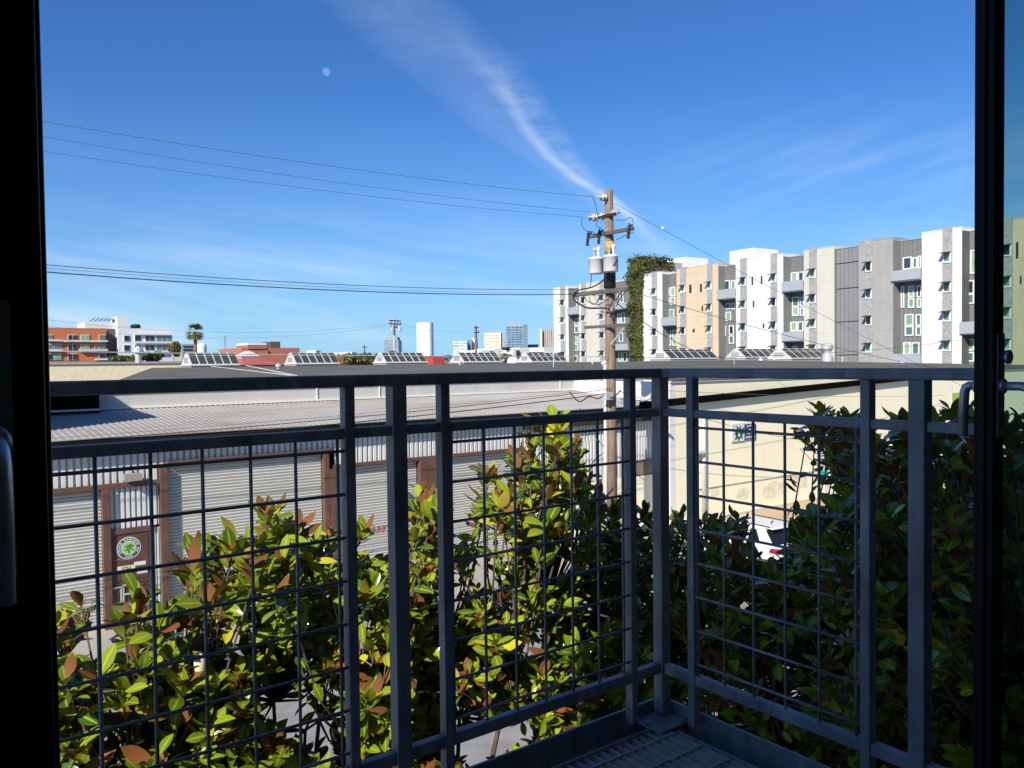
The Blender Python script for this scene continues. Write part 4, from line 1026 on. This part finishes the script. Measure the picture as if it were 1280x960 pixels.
# roof-top blocks
for x0, x1, yt, off, par in ((820, 856, 327, -9, ab), (912, 942, 314.5, -7, ab)):
    sb, z1 = apt(x0, yt, off); sa, _ = apt(x1, yt, off)
    MB().box(sa, sb, off-5, off, 17, z1).build('penthouse', m_white, par)
s_far = apt(692, 400)[0]; s_mid = apt(786, 400)[0]; s_r = apt(803, 400)[0]; s_near = apt(1340, 400)[0]
MB().box(s_near, s_r, -22, -3.001, 0, 18.6).build('rear_block', m_off, ab)
MB().box(s_mid, s_far-.01, -22, -3.001, 0, 18.6).build('rear_block', m_off, ab2)
# ivy column
iv = aw('ivy_column', 'tall stair tower wall smothered in green ivy between the apartment wings')
sb, z1 = apt(786, 320, .4); sa = apt(802, 320, .4)[0]; zt = apt(795, 322, .4)[1]
MB().box(sa+.2, sb-.2, -8, .2, 0, zt-.5).build('wall', m_conc, iv)
vs, fs = [], []
def quadleaf(p, nrm, sz):
    nrm = (nrm+rvec()*.55).normalized(); a = nrm.cross(rvec()).normalized(); b = nrm.cross(a); n = len(vs)
    vs.extend([tuple(p-a*sz), tuple(p+b*sz*.6), tuple(p+a*sz), tuple(p-b*sz*.6)]); fs.append((n, n+1, n+2, n+3))
for k in range(5200):
    z = rnd.uniform(4, zt); s = rnd.uniform(sa, sb)
    bul = .9*mnoise.noise(Vector((s*.6, z*.45, 3)))+.2
    quadleaf(Vector((s+bul*rnd.uniform(-.6, .6), 0.25+max(0, bul)*rnd.uniform(.2, 1.6), z)), Vector((0, 1, .3)), rnd.uniform(.13, .26))
for k in range(900):
    z = rnd.uniform(17, zt); quadleaf(Vector((sa+.1+rnd.uniform(-.3, .1), rnd.uniform(-6, .4), z)), Vector((-1, 0, .3)), rnd.uniform(.15, .28))
for k in range(900):
    quadleaf(Vector((rnd.uniform(sa-.6, sb+.1), rnd.uniform(-5, .5), zt-.5+abs(rnd.gauss(0, .45)))), Vector((0, .4, 1)), rnd.uniform(.14, .28))
for k in range(26):                                            # loose tendrils hanging over the roof
    p0 = Vector((rnd.uniform(sa-1.0, sa+.5), rnd.uniform(-1, 1), zt-rnd.uniform(-.3, .8))); d = Vector((-rnd.uniform(.4, 1), rnd.uniform(-.3, .3), rnd.uniform(-.2, .5)))
    for j in range(9):
        t = j/8*rnd.uniform(1.2, 2.6); quadleaf(p0+d*t+Vector((0, 0, -.45*t*t)), Vector((0, .6, .6)), rnd.uniform(.1, .2))
cr = MB(); cr.v = vs; cr.f = fs; cr.m = [0]*len(fs); cr.build('ivy', m_ivy, iv)

# ------------------------------------------------------------------ distance, left
cw = thing('cream_building', (20, 70, 0), 'low cream walled building with pale coping behind the hipped grey roof', 'building')
a = onv(40, 458, 70); b = onv(215, 455, 70)
zc2 = onv(100, 455.5, 70).z
MB().box(a.x-10, b.x+2, 70, 80, 0, zc2).build('wall', M('pale_cream_wall', (.80, .70, .48), .9), cw)
MB().box(a.x-10.1, b.x+2.1, 69.9, 80.1, zc2, zc2+.18).build('coping', m_conc, cw)
VO = 285.0
oa = thing('apartment_building', (40, VO, 0), 'orange panelled apartment block with balconies, partly behind the dark door', 'building')
def vbox(mb, x0, x1, y0, y1, v, depth, mi=0, zmin=None):
    a, b = onv(x0, y0, v), onv(x1, y1, v); mb.box(a.x, b.x, v, v+depth, b.z if zmin is None else zmin, a.z, mi); return mb
vbox(MB(), 30, 134, 409, 455, VO, 20, zmin=0).build('wall', m_orange, oa)
vbox(MB(), 134, 147.5, 411, 455, VO+4, 14, zmin=0).build('side_wall', M('charcoal_panel', (.10, .10, .105), .8), oa)
wb_ = thing('apartment_building', (120, VO, 0), 'pale grey apartment block adjoining the orange one', 'building')
vbox(MB(), 147.5, 216, 410, 455, VO, 20, zmin=0).build('wall', M('pale_grey_render', (.66, .67, .70), .85), wb_)
def fwin(par, x0, x1, y0, y1, m, v=VO):
    a, b = onv(x0, y0, v), onv(x1, y1, v)
    o = MB().box(a.x, b.x, v-.25, v+.2, b.z, a.z).build('window', m_frame, par)
    n = max(1, round((b.x-a.x)/1.6)); w_ = (b.x-a.x)/n; g = MB()
    for k in range(n): g.box(a.x+w_*k+.09, a.x+w_*(k+1)-.06, v-.3, v-.252, b.z+.1, a.z-.1)
    g.build('pane', m, o)
for y0, y1 in ((418.5, 426.5), (430, 438.5), (442, 450)):
    for x0, x1 in ((59, 66), (67, 77), (84.5, 96.5), (100.5, 112), (118, 122), (123.5, 131.5)):
        if rnd.random() < .93: fwin(oa, x0, x1, y0, y1, PANES[rnd.choice((1, 1, 2, 0))])
for x0, x1, y in ((58, 77, 426.5), (98, 134, 438.5), (58, 78, 438.5), (78, 134, 427.4), (118, 134, 450)):
    o = MB(); a, b = onv(x0, y-2.6, VO), onv(x1, y, VO); o.box(a.x, b.x, VO-1.3, VO-.31, b.z, b.z+.35).build('balcony', m_white, oa)
    MB().box(a.x, b.x, VO-1.3, VO-1.2, b.z+.36, a.z).build('balcony_rail', m_conc, oa)
for y0, y1 in ((419, 426.5), (431, 438.5)):
    for x0, x1 in ((154.5, 162), (168, 176), (181, 193), (195, 215)): fwin(wb_, x0, x1, y0, y1, PANES[rnd.choice((1, 2, 2))])
for y in (429, 440):
    a, b = onv(167, y-2.4, VO), onv(216, y, VO); MB().box(a.x, b.x, VO-1.2, VO-.31, b.z, b.z+.4).build('balcony', m_white, wb_)
MB().box(onv(167, 420, VO).x, onv(216, 420, VO).x, VO-1.0, VO-.31, onv(200, 418.5, VO).z, onv(200, 417, VO).z).build('balcony', m_white, wb_)
VP2_ = 330.
ph = thing('apartment_tower', (150, VP2_, 0), 'white block with rooftop solar panels rising behind the orange apartments', 'building')
vbox(MB(), 106, 160.5, 402.5, 455, VP2_, 16, zmin=0).build('wall', m_white, ph)
vbox(MB(), 146.5, 161, 395.5, 420, VP2_-2, 12).build('stair_tower', m_white, ph)
for k in range(6):
    a = onv(113+k*5.6, 402, VP2_+3); MB().prism([(a.x, VP2_+2, a.z+.2), (a.x+1.6, VP2_+2, a.z+1.4), (a.x+1.65, VP2_+2, a.z+1.3), (a.x+.05, VP2_+2, a.z+.1)], (0, 5, 0)).build('solar_panel', m_glassd, ph)
wt = thing('white_tank', (130, 260, 0), 'white rounded storage tank beside the palm trunk', 'tank')
a = onv(252, 429, 240); MB().lathe((a.x, 240, 0), [(1.35, 0), (1.35, a.z-1), (1.2, a.z-.3), (.3, a.z)], 20).build('tank_body', m_white, wt, smooth=True)
gb = thing('office_building', (120, 262, 0), 'small grey office block with strip windows between two palms', 'building')
vbox(MB(), 227, 243, 430, 460, 262, 12, zmin=0).build('wall', m_conc, gb)
for k in range(4): vbox(MB(), 229, 241, 432+k*4, 434+k*4, 261.8, .1).build('window', m_glassd, gb)

# red brick buildings
VR = 150.
rb_ = thing('brick_building', (65, VR, 0), 'red brick building with dark plant box on its flat roof', 'building')
vbox(MB(), 303, 375, 434.8, 460, VR, 14, zmin=0).build('wall', m_redb, rb_)
vbox(MB(), 310, 333, 431.5, 436, VR-.2, 6).build('stair_head', m_redb, rb_)
vbox(MB(), 309.5, 333, 428.5, 431.5, VR-.3, 6).build('parapet', m_white, rb_)
vbox(MB(), 338.5, 350.5, 427, 435, VR+2, 5).build('plant_box', M('brown_box', (.10, .075, .06), .8), rb_)
for x_ in (307, 335): vbox(MB(), x_, x_+2.6, 439, 442.5, VR-.15, .1).build('window', m_glassd, rb_)
pv = thing('pavilion', (60, 100, 0), 'low red hipped roof with white lantern in front of the brick building', 'building')
VH = 90.; a, b = onv(306, 456, VH), onv(360, 456, VH); c = onv(332, 446, VH)
MB().face([(a.x, VH, a.z), (b.x, VH, b.z), (c.x+.9, VH+6, c.z), (c.x-.9, VH+6, c.z)]).face([(a.x, VH, a.z), (c.x-.9, VH+6, c.z), (a.x, VH+12, a.z)]).face([(b.x, VH, b.z), (b.x, VH+12, b.z), (c.x+.9, VH+6, c.z)]).face([(a.x, VH+12, a.z), (c.x-.9, VH+6, c.z), (c.x+.9, VH+6, c.z), (b.x, VH+12, b.z)]).build('roof', m_redroof, pv)
MB().box(a.x+.3, b.x-.3, VH+.3, VH+11.7, 0, a.z-.02).build('wall', m_redb, pv)
MB().box(c.x-1.0, c.x+1.0, VH+5.2, VH+6.8, c.z-.35, c.z+.15).prism([(c.x-1.2, VH+5, c.z+.151), (c.x+1.2, VH+5, c.z+.151), (c.x, VH+5, c.z+.75)], (0, 2, 0)).build('lantern', m_frame, pv)
bk2 = thing('brick_building', (75, 160, 0), 'far low red brick terrace beside the olive bushes', 'building')
vbox(MB(), 420, 446, 445, 460, 160, 10, zmin=0).build('wall', m_redb, bk2)
rs = thing('red_container', (62, 75, 0), 'bright red metal container beyond the roof skylights', 'container')
vbox(MB(), 541.5, 556, 446.5, 458, 80, 4, zmin=4.8).build('container_body', M('red_container_paint', (.50, .06, .05), .6), rs)

# far trees
def cloudtree(name, cx, cy, v, rx, ry, label, mat, n=900, sz=.35, trunk=True, cat='tree', group='trees beyond the grey roof', lobes=7):
    c = onv(cx, cy, v); X_ = onv(cx+rx, cy, v).x-c.x; Z_ = c.z-onv(cx, cy+ry, v).z
    t = thing(name, (c.x, v, 0), label, cat, group)
    vs, fs = [], []
    L = [(Vector((rnd.uniform(-.6, .6)*X_, rnd.uniform(-.5, .5)*X_, rnd.uniform(-.35, .45)*Z_)), rnd.uniform(.35, .6)) for _ in range(lobes)]
    for k in range(n):
        lc, lr = rnd.choice(L); d = rvec(); r = rnd.uniform(.55, 1.05)
        p = c+lc+Vector((d.x*X_*lr*r, d.y*X_*lr*r, d.z*Z_*lr*r*1.1)); nr = (d+Vector((0, 0, .3))+rvec()*.6).normalized()
        a = nr.cross(rvec()).normalized(); b = nr.cross(a); s = sz*rnd.uniform(.6, 1.3); q = len(vs)
        vs += [tuple(p-a*s), tuple(p+b*s*.6), tuple(p+a*s), tuple(p-b*s*.6)]; fs.append((q, q+1, q+2, q+3))
    cr = MB(); cr.v = vs; cr.f = fs; cr.m = [0]*len(fs); cr.build('crown', mat, t)
    if trunk: MB().tube([(c.x, v, 0), (c.x, v, c.z)], [X_*.08, X_*.05], 8).build('trunk', m_palmtrunk, t)
cloudtree('broadleaf_tree', 158, 450, 200, 20, 10, 'round dark green tree in front of the pale grey apartments', m_bush, 1000, .5)
cloudtree('broadleaf_tree', 188, 446, 205, 16, 9, 'dark green tree leaning towards the dry palm', m_bush, 800, .5)
cloudtree('broadleaf_tree', 171, 408, 345, 10, 3.5, 'roof level dark treetop behind the white stair tower', m_bush, 300, .6)
cloudtree('olive_bush', 452, 450, 75, 24, 10, 'broad olive green bush between the second and third skylights', m_olive, 1400, .16)
cloudtree('olive_bush', 487, 445, 85, 12, 8, 'small olive bush below the far cable pole', m_olive, 700, .16)
cloudtree('low_shrub', 78, 457, 76, 16, 3.2, 'green shrubs showing over the cream wall coping', m_bush, 500, .14, False, 'shrub')
cloudtree('dry_palm', 217, 436, 230, 10, 11, 'tawny bushy palm crown before the grey office block', m_palm, 900, .5)
def palm(cx, ytop, ybase, v, rpx, label, nf=110):
    c = onv(cx, ytop, v); r = onv(cx+rpx, ytop, v).x-c.x
    t = thing('fan_palm', (c.x, v, 0), label, 'palm tree', 'fan palms in the distance')
    MB().tube([(c.x, v, 0), (c.x, v, c.z-r*.9), (c.x, v, c.z)], [r*.16, r*.15, r*.24], 10).build('trunk', m_palmtrunk, t)
    vs, fs = [], []
    for k in range(nf):
        az = rnd.uniform(0, 6.28); el = rnd.uniform(-.9, 1.2); d = Vector((math.cos(az)*math.cos(el), math.sin(az)*math.cos(el), math.sin(el)))
        tip = c+d*r*rnd.uniform(.8, 1.1)+Vector((0, 0, -.12*r)); root = c+d*r*.3
        for j in range(7):
            a = (j-3)*.28; sd_ = d.cross(Vector((0, 0, 1))).normalized(); dd = (d*math.cos(a)+sd_*math.sin(a))
            hub = root+d*r*.25; e = hub+dd*r*rnd.uniform(.4, .6)+Vector((0, 0, -.1*r)); w_ = sd_*r*.06; n = len(vs)
            vs += [tuple(hub-w_), tuple(hub+w_), tuple(e)]; fs.append((n, n+1, n+2))
    cr = MB(); cr.v = vs; cr.f = fs; cr.m = [0]*len(fs); cr.build('fronds', m_palm, t)
palm(244, 415, 450, 230, 13.5, 'tall fan palm standing beside the white tank')
palm(632, 442, 455, 120, 8.5, 'squat fan palm between the fourth and fifth skylights')
palm(669, 446, 455, 130, 6, 'small fan palm beside the far white walls')

# low white sheds behind the skylights, and skyline
lowb = thing('low_building', (150, 260, 0), 'row of low white sheds below the skyline towers', 'building')
for x0, x1, yt in ((601, 618, 437.5), (618, 626, 435.5), (641, 650, 436), (650, 662, 434.5), (680, 692, 434)):
    vbox(MB(), x0, x1, yt, 460, 220, 12, zmin=0).build('wall', m_white, lowb)
for x0, x1, yt in ((613, 617, 439), (646, 650, 438), (662, 680, 440)): vbox(MB(), x0, x1, yt, 455, 219.5, .4).build('window', m_glassd, lowb)
wsil = thing('white_tank', (75, 110, 0), 'squat white tank between the fourth and fifth skylights', 'tank')
a = onv(641, 446, 100); MB().lathe((a.x, 100, 3), [(.9, 0), (.9, a.z-3.4), (.5, a.z-3)], 16).build('tank_body', m_white2, wsil, smooth=True)
DT = 1500.
def tower(x0, x1, yt, label, mat, d=DT, dep=40, cap=None, rnd_=False, name='office_tower'):
    a, b = atd(x0, yt, d), atd(x1, yt, d); c = (a+b)/2; wd = (b-a).length; yaw = math.atan2(RV.y, RV.x)
    t = thing(name, (c.x, c.y, 0), label, 'tower', rz=yaw)
    if rnd_:
        n = 28; pr = [(wd/2*(1 if abs(math.cos(k*2*math.pi/n)) > .92 else math.copysign(abs(math.cos(k*2*math.pi/n))**.6, 1))*math.copysign(1, math.cos(k*2*math.pi/n)), wd/2*math.sin(k*2*math.pi/n), 0) for k in range(n)]
        MB().prism(pr, (0, 0, c.z)).build('wall', mat, t)
    else: MB().box(-wd/2, wd/2, 0, dep, 0, c.z).build('wall', mat, t)
    if cap:
        MB().box(-wd/2*cap[0], wd/2*cap[0], 4, dep-4, c.z, c.z+cap[1]).build('roof_cap', cap[2], t)
    return t
G = lambda n, w, g, a, b, c, d: tower_mat(n, w, g, a, b, c, d)
tower(520.5, 541.5, 403.5, 'rounded pale speckled tower with silver side, tallest left of centre', G('pale_speckled_tower', (.74, .77, .79), (.46, .54, .60), 6.3, 7.2, .4, .5), 1500, rnd_=True)
tower(480, 498, 425, 'bluish glass tower behind the far cable pole', G('bluish_tower', (.22, .30, .38), (.10, .17, .24), 3.4, 3.6, .6, .6), 1350, cap=(.8, 5, m_conc))
tower(566, 584, 426.5, 'low glass office with pale bands beside brown pole', G('banded_tower', (.55, .57, .55), (.20, .26, .27), 60, 4.2, .98, .55), 1200)
tower(584, 590, 425, 'dark narrow slab adjoining the banded glass office', G('dark_slab', (.16, .20, .23), (.10, .14, .17), 60, 4, .98, .5), 1210)
tower(590, 596, 423, 'narrow white slab behind the brown pole', G('white_slab', (.70, .73, .76), (.6, .63, .66), 6, 4, .3, .3), 1230)
tower(605, 626, 415.5, 'cream tower with dark gridded windows in its middle', G('cream_grid_tower', (.80, .73, .58), (.30, .26, .20), 5.2, 5.4, .72, .55), 1500)
tower(626, 630.5, 416, 'grey shaded side slab of the cream tower', G('grey_side', (.32, .35, .38), (.2, .24, .28), 60, 4, .9, .4), 1505)
tower(632.5, 655, 408, 'dark blue glass tower with pale cap', G('blue_glass_tower', (.26, .36, .46), (.045, .09, .15), 7, 4.4, .9, .75), 1450, cap=(.55, 6, m_conc))
tower(654.5, 659.5, 405.5, 'slim teal glass fin beside the dark blue tower', G('teal_fin', (.13, .22, .27), (.09, .16, .2), 60, 4, .9, .5), 1440)
tower(660, 673, 430.5, 'low slate blue block between two towers', G('slate_block', (.10, .15, .21), (.06, .10, .15), 60, 5, .9, .5), 1500)
tower(675, 677.5, 411.5, 'narrow white pier of the far brown tower', G('white_pier', (.75, .74, .70), (.6, .6, .58), 60, 6, .2, .2), 1490)
tower(677.5, 695, 411.5, 'brown ribbed tower half hidden by the white apartments', G('brown_ribbed_tower', (.52, .46, .38), (.13, .12, .12), 3.6, 300, .62, .98), 1500)
tower(384, 395, 438, 'low white far hospital block on the horizon', G('far_white', (.7, .72, .74), (.3, .35, .4), 7, 4, .4, .5), 1700)
tower(416, 440, 440, 'long low far white terrace on the horizon', G('far_terrace', (.62, .6, .58), (.3, .33, .36), 12, 4, .4, .5), 1600)
tag(MB().prism([(0, 0, 0), (200, 0, 24), (420, 0, 14), (700, 0, 34), (1000, 0, 18), (1500, 0, 30), (2000, 0, 10), (2600, 0, 26), (3200, 0, 0)], (0, 300, 0)).build('hills', M('far_hill', (.12, .15, .17), 1, 0, .3, .01), None, origin=(0, 0, 0)), kind='structure')
hl = bpy.data.objects['hills']; p0 = atd(-60, 480, 2600); hl.location = (p0.x, p0.y, 0); hl.rotation_euler[2] = math.atan2(RV.y, RV.x)
for x0, x1, yt, nm in ((150, 330, 446, 'long dark far treeline left of the brick building'), (395, 480, 443, 'dark distant tree mass left of the far cable pole'), (440, 640, 446, 'dark distant tree mass under the towers')):
    a, b = atd(x0, yt, 700), atd(x1, yt, 700); d = b-a; vs, fs = [], []
    for k in range(700):
        t = rnd.random(); top = a.z*(.85+.15*mnoise.noise(Vector((t*9, x0, 0)))+.1)
        p = a+d*t; p = Vector((p.x+rnd.uniform(-8, 8), p.y+rnd.uniform(-8, 8), rnd.uniform(.2, 1)*top)); nr = (rvec()+Vector((-.4, -.4, .5))).normalized(); aa = nr.cross(rvec()).normalized(); bb = nr.cross(aa); s = rnd.uniform(1, 2.2); n = len(vs)
        vs += [tuple(p-aa*s), tuple(p+bb*s*.7), tuple(p+aa*s), tuple(p-bb*s*.7)]; fs.append((n, n+1, n+2, n+3))
    cr = MB(); cr.v = vs; cr.f = fs; cr.m = [0]*len(fs); o = cr.build('treeline', m_bush, None, origin=(a.x, a.y, 0)); tag(o, nm, 'treeline', kind='stuff')

# far poles and lamp
def farpole(x, yt, v, r, label, mat, arms, extra=False):
    c = onv(x, yt, v); t = thing('utility_pole', (c.x, v, 0), label, 'utility pole', 'distant utility poles')
    MB().tube([(c.x, v, 0), (c.x, v, c.z)], [r*1.2, r], 8).build('pole', mat, t)
    for dy, w_ in arms:
        z = onv(x, yt+dy, v).z; MB().bar((c.x-w_*.8, v-.2-w_*.4, z), (c.x+w_*.8, v-.2+w_*.4, z), .12, .14).build('crossarm', m_arm, t)
        for k in (-1, -.5, .5, 1): MB().tube([(c.x+k*w_*.75, v-.2+k*w_*.38, z), (c.x+k*w_*.75, v-.2+k*w_*.38, z+.3)], .07, 6).build('insulator', m_tarp, t)
    if extra:
        z = onv(x, yt+8, v).z
        for k in (-1, 1): MB().lathe((c.x+k*.55, v-.5, z-.9), [(.22, 0), (.24, .1), (.24, .7), (.05, .8)], 10).build('transformer', m_tarp, t)
farpole(492.5, 398, 95, .16, 'grey pole crowded with crossarms and cables left of the pale tower', m_tarp, ((3, 1.4), (7, 1.6), (11, 1.0)), True)
farpole(594.5, 406.5, 110, .20, 'brown wooden pole beside the banded glass office', m_wood, ((3, .9), (9, 1.1)))
farpole(455.5, 431, 180, .14, 'thin short pole over the olive bush', m_arm, ((3, 1.2),))
farpole(297, 432, 170, .14, 'thin pole beside the red brick building', m_arm, ((5, .8),))
a = onv(281, 421, 200); t = thing('street_lamp', (a.x, 200, 0), 'thin tall street lamp between palm and brick building', 'street lamp')
MB().tube([(a.x, 200, 0), (a.x, 200, a.z)], .09, 6).build('post', m_wirefar, t); MB().box(a.x-.5, a.x+.35, 199.8, 200.2, a.z, a.z+.2).build('lamp_head', m_tarp, t)
wire(onv(60, 400, 95), onv(483, 405, 95), 1.2, .02, 'upper distant wire sagging to the grey far pole', m_wirefar, group='distant wires')
wire(onv(60, 408, 95), onv(483, 407, 95), 1.4, .02, 'lower distant wire sagging to the grey far pole', m_wirefar, group='distant wires')
wire(onv(500, 405, 95), onv(592, 413, 110), .5, .015, 'faint wire between the two far poles', m_wirefar, group='distant wires')

# ------------------------------------------------------------------ moon
mm, ntm, bm = nmat('moon_surface')
ad = nd(ntm, 'ShaderNodeAddShader'); tp = nd(ntm, 'ShaderNodeBsdfTransparent'); dfm = nd(ntm, 'ShaderNodeBsdfDiffuse')
cc = mixc(ntm, ramp(ntm, noisef(ntm, .13, objco(ntm), 3), [(.42, 0), (.62, 1)]), (.035, .035, .04), (.105, .105, .10))
ntm.links.new(cc, dfm.inputs[0]); ntm.links.new(tp.outputs[0], ad.inputs[0]); ntm.links.new(dfm.outputs[0], ad.inputs[1]); ntm.links.new(ad.outputs[0], ntm.nodes['Material Output'].inputs['Surface'])
mp_ = atd(408, 89.5, 6000); r = 4.9*6000/FP
pr = [(r*math.sin(math.pi*k/16), -r*math.cos(math.pi*k/16)) for k in range(17)]
tag(MB().lathe(mp_, pr, 28).build('moon', mm, None, smooth=True, origin=mp_), 'small pale daytime moon high in the blue sky', 'moon')

for o in S.objects:
    if 'at' in o.keys(): del o['at']
